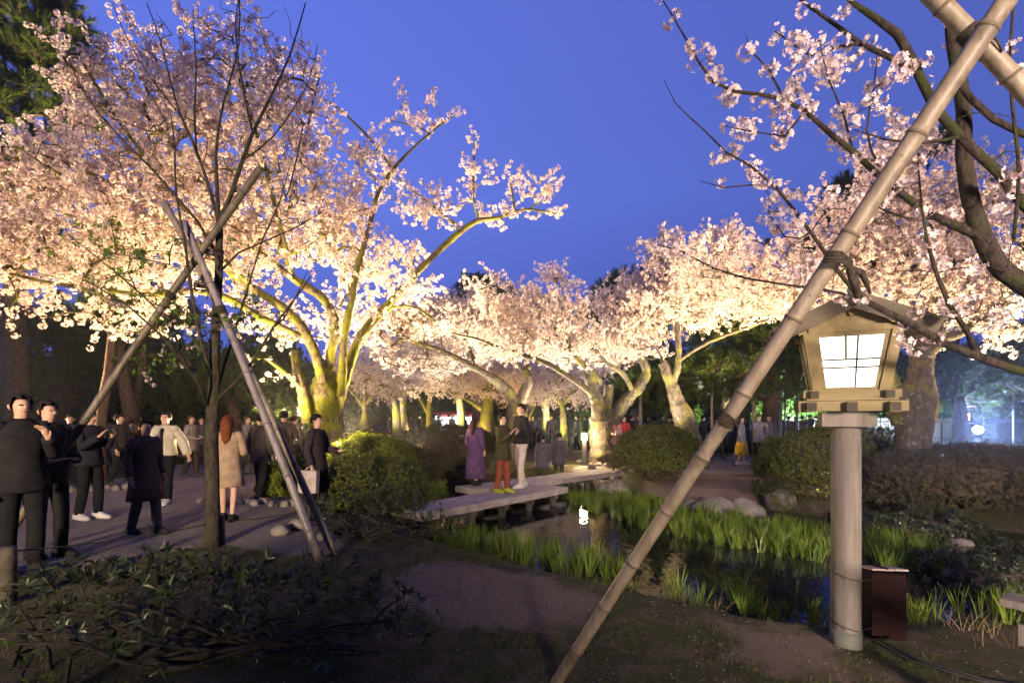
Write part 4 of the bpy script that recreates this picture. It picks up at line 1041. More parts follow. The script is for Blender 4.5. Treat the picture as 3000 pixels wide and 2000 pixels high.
dome('azalea_bush', 'round clipped azalea beside the garden bollard, bare stems showing underneath', at(1925, 0, 12.9), 1.02, .9, 1.28, AZ, 520, 110, .38)
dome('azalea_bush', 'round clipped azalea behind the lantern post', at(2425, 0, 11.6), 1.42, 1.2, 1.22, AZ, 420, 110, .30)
dome('azalea_bush', 'clipped azalea lit bright yellow from the left at the foot of the great cherry', at(1082, 0, 10.6), .95, .8, 1.10, AZ_LIT, 700, 60, .2)
dome('azalea_bush', 'small azalea lit acid yellow left of the great cherry trunk', at(868, 0, 10.4), .62, .5, .68, AZ_LIT, 700, 40, .15)
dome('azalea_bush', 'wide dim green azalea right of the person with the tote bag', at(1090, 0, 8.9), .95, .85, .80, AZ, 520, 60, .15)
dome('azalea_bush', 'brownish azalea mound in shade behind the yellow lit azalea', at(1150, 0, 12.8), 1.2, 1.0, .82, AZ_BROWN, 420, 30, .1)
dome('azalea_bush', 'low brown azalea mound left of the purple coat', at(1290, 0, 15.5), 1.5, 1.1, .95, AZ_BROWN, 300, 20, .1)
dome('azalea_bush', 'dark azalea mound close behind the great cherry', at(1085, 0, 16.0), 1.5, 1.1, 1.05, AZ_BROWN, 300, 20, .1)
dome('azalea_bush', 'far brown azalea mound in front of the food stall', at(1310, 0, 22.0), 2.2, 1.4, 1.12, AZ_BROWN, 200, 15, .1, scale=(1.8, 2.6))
dome('azalea_bush', 'green azalea under the bollard lamp at the water edge', at(1575, 0, 14.6), .9, .6, .5, AZ, 420, 20, .1)
dome('hedge', 'long dark brown clipped hedge at the right edge below the blue floodlight', at(2870, 0, 9.2), 2.0, .8, .95, AZ_BROWN, 420, 40, .1, 'hedges', 'hedge', power=4)
dome('hedge', 'dark hedge bank in the shade behind the lantern post', at(2500, 0, 15.5), 1.7, .9, 1.15, AZ_BROWN, 200, 20, .1, 'hedges', 'hedge', (1.8, 2.6), power=3.5)
dome('hedge', 'long dark hedge standing behind the couple and the yellow skirt', at(2180, 0, 22), 4.0, .8, 1.05, AZ_BROWN, 130, 20, .1, 'hedges', 'hedge', (1.8, 2.6), power=4)
dome('hedge', 'low dark hedge running under the pines behind the people on the left', at(350, 0, 17.5), 7.5, .8, 1.2, AZ_BROWN, 70, 20, .1, 'hedges', 'hedge', (2, 3), power=4)
dome('leafy_shrub', 'broad dark leafy shrub with glinting tips at the foot of the forked cherry', at(2690, 0, 8.0), .85, .55, .52, WHORL_S, 300, 40, .1, 'low dark shrubs', 'shrub', (1.0, 1.6), rough=.14)
dome('leafy_shrub', 'dark leafy shrub overhanging the water at the right edge', at(2960, 0, 5.6), .82, .6, .52, WHORL_S, 300, 40, .1, 'low dark shrubs', 'shrub', (1.0, 1.5), rough=.14)
dome('leafy_shrub', 'low mossy shrub clinging to the bank under the right-hand stones', at(2330, 0, 10.2), .8, .4, .22, AZ, 420, 20, .1, 'low dark shrubs', 'shrub', (1.0, 1.5), rough=.14)

def open_shrub(name, label, limbs, blobs, n_attr, src, per, leaf_objs=0, bark='bark_dark', scale=(.8, 1.2), seg=.09, **kw):
    root = empty(name, (0, 0, 0), label, 'shrub', 'low dark shrubs')
    dense, paths, A, R, dirs, fixed, flow = grow(limbs, blobs, n_attr, seg, tip=.0025, expo=.42, wob=.35, maxlen=.45, up=.3)
    mb = MB()
    for l in dense: mb.tube([p for p, _ in l], [r for _, r in l], 6)
    mb.build('stems', M['stem_dark'], root, True)
    tb = MB()
    for path in paths:
        r = R[path].copy(); r[0] = min(R[path[0]], r[1] * 1.2)
        tb.tube(A[path], r, 4, False)
    tb.build('branches', M['stem_dark'], root, True)['kind'] = 'stuff'
    p, r, s = spray_points(A, dirs, fixed, flow, per, jit=.03, scale=scale, maxflow=4, up=.7)
    order = np.argsort([q[1] for q in p])      # nearest first
    k = min(leaf_objs, len(order))
    srcs = list(src.objects)
    for j in order[:k]:
        o = bpy.data.objects.new('leaf_whorl', srcs[j % len(srcs)].data)
        COL.objects.link(o); o.parent = root
        o.location = p[j]; o.rotation_euler = r[j]; o.scale = (s[j],) * 3
    rest = order[k:]
    if len(rest): scatter('leaves', src, [p[j] for j in rest], [r[j] for j in rest], [s[j] for j in rest], root)
    return root

def bush_limbs(spots, blobs, k=5):
    out = []
    for (x, y) in spots:
        a = Vector((x, y, gz(x, y) - .02))
        for j in range(k):
            b = blobs[RNG.integers(len(blobs))]
            t = b[0] + Vector((RNG.normal() * b[1][0] * .5, RNG.normal() * b[1][1] * .5, RNG.normal() * .03))
            m1 = a.lerp(t, .35) + Vector((RNG.normal() * .05, RNG.normal() * .05, -.04)); m2 = a.lerp(t, .7) + Vector((RNG.normal() * .05, RNG.normal() * .05, .02))
            out.append([(a, .018), (m1, .014), (m2, .010), (t, .005)])
    return out
bl = [BL(420, 1730, 3.6, .75, .5, .24), BL(820, 1735, 3.8, .65, .5, .22), BL(1080, 1800, 3.6, .45, .35, .2), BL(90, 1810, 3.2, .45, .4, .24), BL(500, 1830, 3.1, .8, .3, .15, .7), BL(950, 1880, 3.2, .5, .3, .14, .7)]
open_shrub('rhododendron_shrub', 'large dark spreading rhododendron filling the lower left foreground', bush_limbs([(-1.5, 3.3), (-1.95, 3.6), (-2.5, 3.3), (-2.9, 3.1), (-1.2, 3.4)], bl, 6), bl, 760, WHORL, .85, 290, scale=(.8, 1.35))
bl = [BL(1010, 1500, 6.8, .55, .4, .28), BL(1200, 1520, 6.6, .55, .4, .26), BL(1110, 1470, 7.2, .7, .4, .25), BL(1320, 1540, 6.5, .25, .25, .18)]
open_shrub('azalea_shrub', 'loose thin leaved shrub with tangled stems beside the bamboo tripod feet', bush_limbs([(-2.3, 6.7), (-1.8, 6.5), (-1.3, 6.6)], bl, 7), bl, 620, WHORL_S, 1.3, 0, scale=(.8, 1.3))
bl = [BL(40, 1960, 2.6, .35, .25, .12)]
open_shrub('low_shrub', 'small reddish green shrub in the bottom left corner', bush_limbs([(-2.6, 2.6)], bl, 5), bl, 70, GREEN, 1.0, 0, scale=(.5, .8))

# ------------------------------------------------------------------ iris beds, grass, litter
def blade_clump(nb, h, w, mat, spread=.5):
    mb = MB()
    pl = random.uniform(0, 3.14)
    for i in range(nb):
        lean = (i - (nb - 1) / 2) / nb * spread * 2 + random.uniform(-.12, .12)
        hh = h * random.uniform(.65, 1.0); dx, dy = math.cos(pl + random.uniform(-.3, .3)), math.sin(pl + random.uniform(-.3, .3))
        base_ = Vector((dx * lean * .03 + random.uniform(-.02, .02), dy * lean * .03 + random.uniform(-.02, .02), -.12))
        s = Vector((dx, dy, 0)); pts = []
        tot = hh + .12
        for j in range(4):
            t = j / 3
            c = base_ + Vector((0, 0, tot * t)) + s * (lean * tot * t * t * .7)
            ww = w * (1, 1.05, .8, 0.05)[j]
            pts += [c - s * ww / 2 + Vector((-dy, dx, 0)) * .002, c + s * ww / 2]
        mb.add(pts, [(0, 1, 3, 2), (2, 3, 5, 4), (4, 5, 7, 6)])
    return mb, [mat]
IRIS = source('iris_clump_source', [blade_clump(random.randint(4, 10), .35, .0135, M['iris']) for _ in range(8)])
STRAW = source('dead_stalk_source', [blade_clump(5, .16, .007, M['straw'], 1.6) for _ in range(5)])

def inside(poly, x, y): return sdist(poly, np.array([x]), np.array([y]))[0] < 0
def bed(name, polys, src, dens, label, cat, zf, scale=(.7, 1.1), clumpy=0.0):
    pos, rot, scl = [], [], []
    for poly in polys:
        xs = [p[0] for p in poly]; yy = [p[1] for p in poly]
        area = (max(xs) - min(xs)) * (max(yy) - min(yy))
        n = int(area * dens)
        X = RNG.uniform(min(xs), max(xs), n); Y = RNG.uniform(min(yy), max(yy), n)
        s = sdist(poly, X, Y)
        keep = s < 0
        if clumpy > 0:
            f = np.sin(X * 6.3 + Y * 2) * np.sin(Y * 7.1 - X * 1.7) + .6 * np.sin(X * 13 + 2 * Y)
            keep &= (f * .5 + RNG.normal(size=n) * .35) > (clumpy - .6)
        for x, y in zip(X[keep], Y[keep]):
            pos.append((x, y, zf(x, y))); rot.append((RNG.normal() * .08, RNG.normal() * .08, RNG.uniform(0, 6.28))); scl.append(RNG.uniform(*scale))
    o = scatter(name, src, pos, rot, scl)
    tag(o, label, cat, kind='stuff')
    return o
wz = lambda x, y: max(WZ, gz(x, y))
pxp = lambda pts, z=WZ: [at(x, y, z=z) for x, y in pts]
bed('iris_bed', [pxp([(1255, 1572), (1400, 1580), (1560, 1600), (1700, 1625), (1830, 1660), (1850, 1735), (1720, 1712), (1500, 1668), (1330, 1620)])], IRIS, 150, 'dense green iris blades along the near bank left of the bamboo pole', 'irises', wz, (.45, 1.1), .5)
bed('iris_bed', [pxp([(1850, 1700), (2100, 1750), (2440, 1790), (2440, 1862), (2200, 1828), (1950, 1768), (1850, 1745)]), pxp([(2620, 1850), (2800, 1840), (3000, 1880), (3150, 1990), (2950, 1985), (2620, 1900)])], IRIS, 90, 'scattered iris clumps at the near water edge around the lantern post', 'irises', wz, (.6, 1.05), .65)
bed('iris_bed', [pxp([(1645, 1462), (1780, 1452), (1900, 1470), (2100, 1505), (2250, 1535), (2440, 1560), (2440, 1655), (2250, 1625), (2050, 1592), (1880, 1552), (1740, 1505)])], IRIS, 150, 'broad band of green irises along the far bank', 'irises', wz, (.4, 1.0), .5)
bed('iris_bed', [pxp([(2530, 1575), (2660, 1580), (2780, 1620), (2780, 1700), (2620, 1690), (2530, 1660)])], IRIS, 90, 'dim iris clumps in the water right of the lantern post', 'irises', wz, (.6, 1.0), .55)
bed('iris_bed', [[at(1150, 1415), at(1320, 1392), at(1310, 1432), at(1240, 1470), at(1130, 1470)]], IRIS, 100, 'bright green irises behind the azaleas left of the bridge', 'irises', lambda x, y: gz(x, y), (.6, 1.0), .3)
bed('dead_stalks', [pxp([(1590, 1670), (1800, 1700), (2100, 1790), (2440, 1845), (2430, 1885), (2100, 1850), (1800, 1765), (1600, 1705)]), pxp([(2640, 1900), (3000, 1960), (3000, 2050), (2640, 1950)])], STRAW, 60, 'dead brown stalks at the muddy pond edge', 'dead stalks', lambda x, y: gz(x, y) + .05, (.6, 1.1), .3)

def pebble_src():
    out = []
    for _ in range(4):
        bm = bmesh.new(); bmesh.ops.create_icosphere(bm, subdivisions=1, radius=1)
        for v in bm.verts: v.co *= random.uniform(.75, 1.15); v.co.z *= .5
        mb = MB(); bm.verts.ensure_lookup_table(); mb.add([tuple(v.co) for v in bm.verts], [[v.index for v in f.verts] for f in bm.faces]); bm.free()
        out.append((mb, [M['rock']]))
    return out
PEB = source('pebble_source', pebble_src())
def petal_src():
    mb = MB(); mb.add([(0, 0, 0.003), (.006, .004, .005), (.012, 0, .003), (.006, -.004, .004)], [(0, 1, 2, 3)])
    return [(mb, [M['petal']])]
PET = source('fallen_petal_source', petal_src())
GR = source('short_grass_source', [blade_clump(7, .030, .004, M['leaf_azalea'], 1.2) for _ in range(5)])
def litter(name, src, n, ang, dr, scale, label, cat, avoid=True, paths=None, z=.0, zs=.004):
    y = np.sqrt(RNG.uniform(dr[0] ** 2, dr[1] ** 2, n)); x = np.tan(RNG.uniform(ang[0], ang[1], n)) * y
    keep = sdist(POND, x, y) > .25
    if paths == 'off':
        for p in PATHS + DIRT: keep &= sdist(p, x, y) > 0.1 * RNG.normal(size=n)
        keep &= (np.sin(x * 2.3 + y) * np.sin(y * 2.9 - x * .7) + RNG.normal(size=n) * .4) > -.1
    if paths == 'on':
        k2 = np.zeros(n, bool)
        for p in PATHS: k2 |= sdist(p, x, y) < 0
        keep &= k2
    x, y = x[keep], y[keep]; zz = hgt(x, y) + zs
    pos = np.stack([x, y, zz], 1); rot = np.stack([RNG.normal(size=len(x)) * .1, RNG.normal(size=len(x)) * .1, RNG.uniform(0, 6.28, len(x))], 1)
    tag(scatter(name, src, pos, rot, RNG.uniform(*scale, len(x))), label, cat, kind='stuff')
litter('pebbles', PEB, 7000, (-.8, .8), (2.2, 12), (.003, .014), 'small stones scattered over the soil', 'pebbles')
litter('path_gravel', PEB, 12000, (-.9, .8), (4, 16), (.004, .014), 'loose gravel on the garden path', 'gravel', paths='on')
litter('fallen_petals', PET, 2600, (-.8, .8), (2.2, 11), (.8, 1.3), 'pale fallen petals dotted over the ground', 'petals', zs=.006)
litter('moss_tufts', GR, 26000, (-.85, .8), (2.0, 7.5), (.5, 1.0), 'short mossy grass over the near bank', 'moss', paths='off', zs=0)

# ------------------------------------------------------------------ rocks
def rock(label, x, y, w, dpt, h, mat='rock', name='garden_rock', group='garden stones along the bank', z=None, sub=3):
    bm = bmesh.new(); bmesh.ops.create_icosphere(bm, subdivisions=sub, radius=1)
    off = Vector((random.uniform(-9, 9), random.uniform(-9, 9), random.uniform(-9, 9)))
    from mathutils import noise as mn
    for v in bm.verts:
        p = v.co.copy()
        k = 1 + .28 * mn.noise(p * 1.1 + off) + .10 * mn.noise(p * 3.2 + off) + .04 * mn.noise(p * 8 + off)
        for a in (Vector((.8, .3, .5)), Vector((-.5, .7, .5)), Vector((.1, -.8, .6))):     # a few flattened faces
            t = p.dot(a.normalized()); k -= max(0, t - .82) * .8
        v.co = Vector((p.x * w / 2 * k, p.y * dpt / 2 * k, p.z * h * .62 * k))
    me = bpy.data.meshes.new(name); bm.to_mesh(me); bm.free()
    o = mesh_obj(name, me, M[mat], None, True)
    zz = gz(x, y) if z is None else z
    o.location = (x, y, zz + h * .32); o.rotation_euler = (0, 0, random.uniform(-.4, .4))
    tag(o, label, 'rock', group)
    return o
ORD = ['first', 'second', 'third', 'fourth', 'fifth', 'sixth', 'seventh', 'eighth', 'ninth', 'tenth', 'eleventh', 'twelfth', 'thirteenth', 'fourteenth', 'fifteenth', 'sixteenth']
def rpx(label, px, by, w, h, mat='rock', zb=-.08, dep=.8, **kw):
    g = G(px, by, zb); s = g.y / FOC
    return rock(label, g.x, g.y + w * s * .3, w * s, w * s * dep, h * s, mat, **kw)
rpx('craggy grey rock left of the lit garden bollard', 1655, 1387, 92, 56, 'rock_moss', 0)
rpx('low rounded rock with a moss tuft at the end of the stone bridge', 1800, 1432, 120, 66, 'rock_moss', -.2)
rpx('pitted rock touching the bamboo pole on the far bank', 2030, 1462, 86, 62)
rpx('large smooth pale boulder, second in the row on the far bank', 2108, 1476, 130, 86)
rpx('brown pitted boulder at the middle of the far bank row', 2200, 1478, 118, 86)
rpx('small flat whitish stone in front of the boulder row', 2128, 1488, 66, 38)
rpx('pointed mossy rock alone right of the boulder row', 2303, 1470, 96, 56, 'rock_moss')
rpx('tiny white stone at the water edge right of the boulders', 2338, 1495, 20, 16, sub=2)
rpx('reddish brown rock half hidden among the shrubs at the right', 2830, 1555, 90, 70)
rpx('round stone edging the path behind the tripod feet', 868, 1572, 70, 34)
rpx('dark low stone edging the path left of the tripod feet', 815, 1590, 56, 30)
rpx('low stone peeping under the thin leaved shrub', 948, 1605, 60, 30)
for k, (x, y, w) in enumerate([(1712, 1372, 22), (1735, 1368, 26), (1757, 1364, 24), (1778, 1366, 22), (1700, 1356, 30), (1728, 1350, 28), (1768, 1352, 22)]):
    rpx(['cobble nearest the bollard in the front row edging the path', 'second cobble right of the bollard in the front row', 'third cobble of the front row under the bollard', 'last cobble of the front row before the info plate', 'larger cobble left in the back row by the bollard', 'middle cobble of the back row behind the bollard', 'right cobble of the back row behind the bollard'][k], x, y, w, w * .55, zb=0, name='edging_cobble', group='cobbles edging the path', sub=2)
for k in range(11):
    x = 585 + k * 27 + random.uniform(-6, 6)
    rpx(ORD[k] + ' stone from the left in the border behind the young tree', x, 1478 + random.uniform(-6, 6), 30 + random.uniform(-6, 8), 20, zb=0, name='edging_stone', group='stones bordering the path', sub=2)
for k in range(16):
    x = -20 + k * 27 + random.uniform(-6, 6)
    rpx(ORD[k] + ' dim stone from the left in the far path edging', x, 1452 - k * 1.2 + random.uniform(-3, 3), 32 + random.uniform(-6, 8), 18, zb=0, name='edging_stone', group='stones along the far path edge', sub=2)

# ------------------------------------------------------------------ stone slab bridge
br = empty('slab_bridge', (0, 0, 0), 'zigzag footbridge of two long stone slabs on dark piles', 'footbridge')
def slab(a, b_, w, th, z):
    a, b_ = Vector(a), Vector(b_); d = (b_ - a).normalized(); s = Vector((-d.y, d.x))
    n = 26; v = []; f = []
    for i in range(n + 1):
        c = a.lerp(b_, i / n)
        e1, e2 = w / 2 + random.uniform(-.008, .008), w / 2 + random.uniform(-.008, .008)
        zz = z + random.uniform(-.003, .003)
        bvl = .012
        for q, h in ((-e1, -th), (-e1 - .002, -bvl), (-e1 + bvl, 0), (e2 - bvl, 0), (e2 + .002, -bvl), (e2, -th)):
            v.append((c.x + s.x * q, c.y + s.y * q, zz + h))
    for i in range(n):
        for k in range(6):
            k2 = (k + 1) % 6; f.append((i * 6 + k, i * 6 + k2, (i + 1) * 6 + k2, (i + 1) * 6 + k))
    f.append(tuple(range(6))); f.append(tuple(n * 6 + k for k in range(6))[::-1])
    mb = MB(); mb.add(v, f); o = mb.build('slab', M['granite'], br)
    L_ = (b_ - a).length; m = max(3, int(L_ / .75))
    for i in range(m):
        c = a.lerp(b_, (i + .5) / m)
        for sg in (-1, 1):
            pb = MB(); q = c + s * sg * w * .36
            pb.tube([(q.x, q.y, -.9), (q.x, q.y, z - th - .09)], .075, 10); pb.build('pile', M['pile'], br, True)
        pb = MB(); pb.box((c.x, c.y, z - th - .047), (.12, w * .95, .09), Matrix.Rotation(math.atan2(d.y, d.x), 3, 'Z')); pb.build('cross_beam', M['pile'], br)
slab((-1.75, 8.15), (.92, 11.15), .84, .13, .06)
slab((-1.0, 10.75), (2.75, 14.3), .78, .13, .055)

# ------------------------------------------------------------------ bamboo poles
def bamboo(label, a, b_, r0, r1, mat='bamboo', spacing=.36, phase=.2, group='bamboo tree props', binds=(), cut=True, sides=14):
    a, b_ = Vector(a), Vector(b_); L_ = (b_ - a).length; d = (b_ - a) / L_
    o = empty('bamboo_pole', (0, 0, 0), label, 'bamboo pole', group)
    mb = MB(); ts = [0]; rs = [1.0]; t = phase
    nodes = []
    while t < L_ - .03:
        nodes.append(t)
        for dt, k in ((-.03, 1.0), (-.012, 1.03), (-.004, 1.10), (.004, 1.10), (.012, 1.0), (.03, .985)):
            ts.append(t + dt); rs.append(k)
        t += spacing * random.uniform(.9, 1.12)
    ts.append(L_); rs.append(1.0)
    a1, b1, _ = basis(d)
    bow = [a1 * math.sin(q / L_ * PI) * .012 * L_ for q in ts]
    mb.tube([a + d * q + w for q, w in zip(ts, bow)], [(r0 + (r1 - r0) * q / L_) * k for q, k in zip(ts, rs)], sides)
    mb.build('culm', M[mat], o, True)
    for t in nodes:
        r = (r0 + (r1 - r0) * t / L_) * 1.10; w = a1 * math.sin(t / L_ * PI) * .012 * L_
        nb = MB(); nb.tube([a + w + d * (t - .006), a + w + d * (t + .001), a + w + d * (t + .007)], [r * 1.0, r * 1.035, r * 1.0], sides); nb.build('node_ring', M['node'], o, True)
    for t0, n in binds:
        r = (r0 + (r1 - r0) * t0 / L_) * 1.1; w = a1 * math.sin(t0 / L_ * PI) * .012 * L_
        c = a + w + d * t0
        rb = MB()
        hel = [c + d * ((i / 12 - n / 2) * .009) + a1 * math.cos(i * 2 * PI / 12) * (r + .004) + b1 * math.sin(i * 2 * PI / 12) * (r + .004) for i in range(12 * n + 1)]
        rb.tube(hel, .0045, 5)
        k0 = hel[-1]
        rb.tube([k0, k0 + Vector((.02, -.01, -.02)), k0 + Vector((.05, .0, -.06))], .004, 5)
        rb.build('rope_binding', M['rope'], o, True)
    return o
bamboo('long pale bamboo pole slanting across the picture from bottom centre to top right', P(1590, 2060, 3.08) * 1.0, P(3010, -90, 1.68), .035, .034, 'bamboo', .345, .12, binds=((2.10, 6),))
bamboo('short bamboo pole crossing the long one at the top right corner', P(2660, -80, 2.0), P(3120, 400, 1.95), .033, .032, 'bamboo', .38, .2, binds=((.37, 9),))
bamboo('left leg of the bamboo tripod leaning right past the young tree', Vector((P(-30, 1640, 5.5).x, 5.5, -.03)), P(765, 490, 6.15), .040, .042, 'bamboo_dark', .50, .3, binds=((3.55, 9),))
bamboo('greyish front leg of the bamboo tripod leaning left', Vector((P(943, 1645, 5.45).x, 5.45, -.03)), P(541, 650, 5.95), .047, .038, 'bamboo_grey', .62, .4, binds=((3.2, 12),))
bamboo('olive rear leg of the bamboo tripod leaning left', Vector((P(985, 1650, 5.72).x, 5.72, -.03)), P(483, 593, 6.35), .041, .042, 'bamboo', .50, .25, binds=((3.25, 8),))
# rope knots holding the tripod to the young tree
def knot(label, c, rx, n=14, name='rope_knot'):
    mb = MB(); c = Vector(c)
    for k in range(5):
        t1 = random.uniform(-.5, .5); pts = []
        for i in range(n + 1):
            th = i / n * 2 * PI
            pts.append(c + Vector((math.cos(th) * rx * random.uniform(.9, 1.05), math.sin(th) * rx * .9, t1 * math.cos(th) * rx + k * .018 - .04)))
        mb.tube(pts, .008, 5)
    mb.tube([c + Vector((rx * .7, -rx * .6, -.02)), c + Vector((rx * .9, -rx * .7, -.10)), c + Vector((rx * .75, -rx * .7, -.2))], .006, 5)
    tag(mb.build(name, M['rope'], None, True), label, 'rope', 'rope knots on the tripod')
knot('black rope knot tying the tripod to the young tree trunk', P(632, 925, 6.05), .13)
knot('upper rope knot where the two left leaning poles cross', P(598, 835, 6.05), .11)
knot('rope knot at the highest crossing beside the cut pole ends', P(628, 745, 6.1), .10)
tie = MB()
cpos = P(2430, 790, 2.02)
for k in range(4):
    tie.tube([cpos + Vector((-.06 + k * .004, -.05, .02 + k * .012)), cpos + Vector((0, -.075, .01 + k * .012)), cpos + Vector((.07, -.03, -.01 + k * .012)), cpos + Vector((.10, .02, -.03))], .006, 5)
tie.tube([cpos + Vector((.06, -.03, 0)), cpos + Vector((.09, -.02, -.06)), cpos + Vector((.11, -.01, -.12))], [.014, .018, .010], 6)
tie.tube([cpos + Vector((.06, -.03, 0)), cpos + Vector((.12, -.02, -.02)), cpos + Vector((.16, -.01, -.10))], [.012, .014, .006], 6)
tag(tie.build('rope_knot', M['rope'], None, True), 'frayed dark rope knot hanging on the long bamboo pole beside the lantern roof', 'rope')

# ------------------------------------------------------------------ wooden garden lantern
def lantern(loc, rz, label, power, with_box=True):
    root = empty('garden_lantern', loc, label, 'lantern', 'wooden garden lanterns', rz)
    def part(name, fn, mat, smooth=False, parent=root):
        mb = MB(); fn(mb); o = mb.build(name, mat, parent, smooth); return o
    part('post', lambda m: m.tube([(0, 0, -.05), (0, 0, .10), (0, 0, .8), (0, 0, 1.52)], [.093, .092, .091, .090], 28), M['post'], True)
    part('post_foot', lambda m: m.tube([(0, 0, -.06), (0, 0, .06), (0, 0, .11)], [.101, .098, .095], 28), M['post_foot'], True)
    part('capital', lambda m: m.box((0, 0, 1.575), (.31, .31, .10)), M['post'])
    part('bracket_arm', lambda m: m.box((0, 0, 1.660), (.06, .62, .060)), M['wood'])
    for e_ in (-1, 1): part('rail_end', lambda m: m.box((0, e_ * .3115, 1.660), (.052, .004, .054)), M['end_grain'])
    part('bracket_arm', lambda m: m.box((0, 0, 1.661), (.60, .06, .064)), M['wood_beam'])
    for sx, sy, lx, ly in ((0, -1, .60, .06), (0, 1, .60, .06), (-1, 0, .06, .48), (1, 0, .06, .48)):
        part('lower_rail', lambda m: m.box((sx * .225, sy * .225, 1.663 if ly < .1 else 1.657), (lx if ly < .1 else lx, ly if ly < .1 else .62, .066)), M['wood_beam'] if ly < .1 else M['wood'])
        for e_ in (-1, 1):
            part('rail_end', lambda m: m.box((e_ * .3015, sy * .225, 1.663), (.004, .052, .058)) if ly < .1 else m.box((sx * .225, e_ * .3115, 1.657), (.052, .004, .058)), M['end_grain'])
    part('floor_board', lambda m: m.box((0, 0, 1.708), (.50, .50, .016)), M['wood_beam'])
    for sx, sy, lx, ly in ((0, -1, .50, .05), (0, 1, .50, .05), (-1, 0, .05, .40), (1, 0, .05, .40)):
        part('upper_rail', lambda m: m.box((sx * .205, sy * .205, 1.743 if ly < .1 else 1.739), (lx + .04 if ly < .1 else lx, ly if ly < .1 else .55, .052)), M['wood_beam'] if ly < .1 else M['wood'])
        for e_ in (-1, 1):
            if ly > .1: part('rail_end', lambda m: m.box((sx * .205, e_ * .2765, 1.739), (.044, .004, .046)), M['end_grain'])
    # flared frame: narrow at the foot, wide at the top
    zb, zt, wb, wt = 1.770, 2.150, .185, .245
    def q(sx, sy, f, inset=0.0): w = (wb + (wt - wb) * f) - inset; return Vector((sx * w, sy * w, zb + (zt - zb) * f))
    for sx in (-1, 1):
        for sy in (-1, 1):
            def corner(m, sx=sx, sy=sy):
                a = q(sx, sy, 0); b_ = q(sx, sy, 1); t = .030; v = []
                for c in (a, b_): v += [c + Vector((x * t, y * t, 0)) for x, y in ((-1, -1), (1, -1), (1, 1), (-1, 1))]
                m.add(v, [(3, 2, 1, 0), (4, 5, 6, 7), (0, 1, 5, 4), (1, 2, 6, 5), (2, 3, 7, 6), (3, 0, 4, 7)])
            part('corner_post', corner, M['wood'])
    for ax in range(4):
        R = Matrix.Rotation(ax * PI / 2, 3, 'Z')
        def quad(m, x0, x1, f0, f1, off, th):
            v = []
            for o_ in (off, off - th):
                for f_, xx in ((f0, x0), (f0, x1), (f1, x1), (f1, x0)):
                    w = wb + (wt - wb) * f_
                    v.append(R @ Vector((xx * (w - .03), -(w) - o_, zb + (zt - zb) * f_)))
            m.add(v, [(0, 1, 2, 3), (7, 6, 5, 4), (0, 4, 5, 1), (1, 5, 6, 2), (2, 6, 7, 3), (3, 7, 4, 0)])
        w = part('window_frame', lambda m: (quad(m, -1, -.86, 0, 1, .016, .03), quad(m, .86, 1, 0, 1, .016, .03), quad(m, -.86, .86, 0, .05, .016, .03), quad(m, -.86, .86, .93, 1, .016, .03)), M['wood'])
        xs = [-.86, -.14, .18, .86]
        for x0, x1, f0, f1 in ((-.86, -.155, .54, .93), (-.125, .165, .54, .93), (.195, .86, .54, .93), (-.86, .165, .40, .525), (.195, .86, .40, .525), (-.86, .165, .05, .385), (.195, .86, .05, .385)):
            part('pane', lambda m: quad(m, x0, x1, f0, f1, -.002, .004), M['pane'], parent=w)
        for x0, x1, f0, f1 in ((.155, .205, .05, .93), (-.165, -.115, .54, .93), (-.86, .86, .520, .545), (-.86, .86, .380, .405)):
            part('muntin', lambda m: quad(m, x0, x1, f0, f1, .008 if x1 - x0 < .1 else .006, .012), M['muntin'], parent=w)
        part('lintel', lambda m: quad(m, -1.12, 1.12, 1.0, 1.10, .022, .05), M['wood'])
    # gables front and back, ridge along local Y
    for sy in (-1, 1):
        part('gable_board', lambda m: m.add([(-.235, sy * .24, 2.19), (.235, sy * .24, 2.19), (.0, sy * .24, 2.335), (-.235, sy * .215, 2.19), (.235, sy * .215, 2.19), (0, sy * .215, 2.335)],
                                            [(0, 1, 2), (5, 4, 3), (0, 3, 4, 1), (1, 4, 5, 2), (2, 5, 3, 0)]), M['wood'])
        part('gable_stud', lambda m: m.tube([(0, sy * .24, 2.27), (0, sy * .262, 2.27)], .017, 12), M['wood'])
    slope = math.atan2(.20, .42)
    for sx in (-1, 1):
        # boards of the roof: eight planks each side running down the slope
        R = Matrix.Rotation(sx * slope, 3, 'Y')
        ln = .50
        for k in range(6):
            y = -.30 + (k + .5) * .10
            part('roof_board', lambda m: m.box(Vector((0, y, 2.392)) + R @ Vector((sx * ln / 2, 0, -.012)), (ln, .096, .020), R), M['wood_beam'])
        part('roof_sheet', lambda m: m.box(Vector((0, 0, 2.392)) + R @ Vector((sx * (ln / 2 + .005), 0, .008)), (ln + .03, .63, .014), R), M['copper'])
        for sy in (-1, 1):
            part('barge_board', lambda m: m.box(Vector((0, sy * .312, 2.392)) + R @ Vector((sx * ln / 2, 0, -.036)), (ln + .01, .022, .105), R), M['barge'])
            part('rafter_end', lambda m: m.box(Vector((sx * .27, sy * .23, 2.168)), (.06, .05, .05)), M['wood'])
        part('eave_beam', lambda m: m.box(Vector((sx * .262, 0, 2.205)), (.045, .58, .045)), M['wood'])
    part('ridge_beam', lambda m: m.box((0, 0, 2.400), (.05, .66, .05)), M['copper'])
    l = bpy.data.lights.new('lantern_bulb', 'POINT'); l.energy = power; l.color = (1.0, .80, .48); l.shadow_soft_size = .07
    lo = bpy.data.objects.new('lantern_bulb', l); COL.objects.link(lo); lo.parent = root; lo.location = (0, 0, 1.96)
    return root
LX, LY = P(2478, 0, 3.47).x, 3.47
lantern((LX, LY, gz(LX, LY)), math.radians(-27), 'lit wooden garden lantern with a small gabled roof on a thick round post', 60)

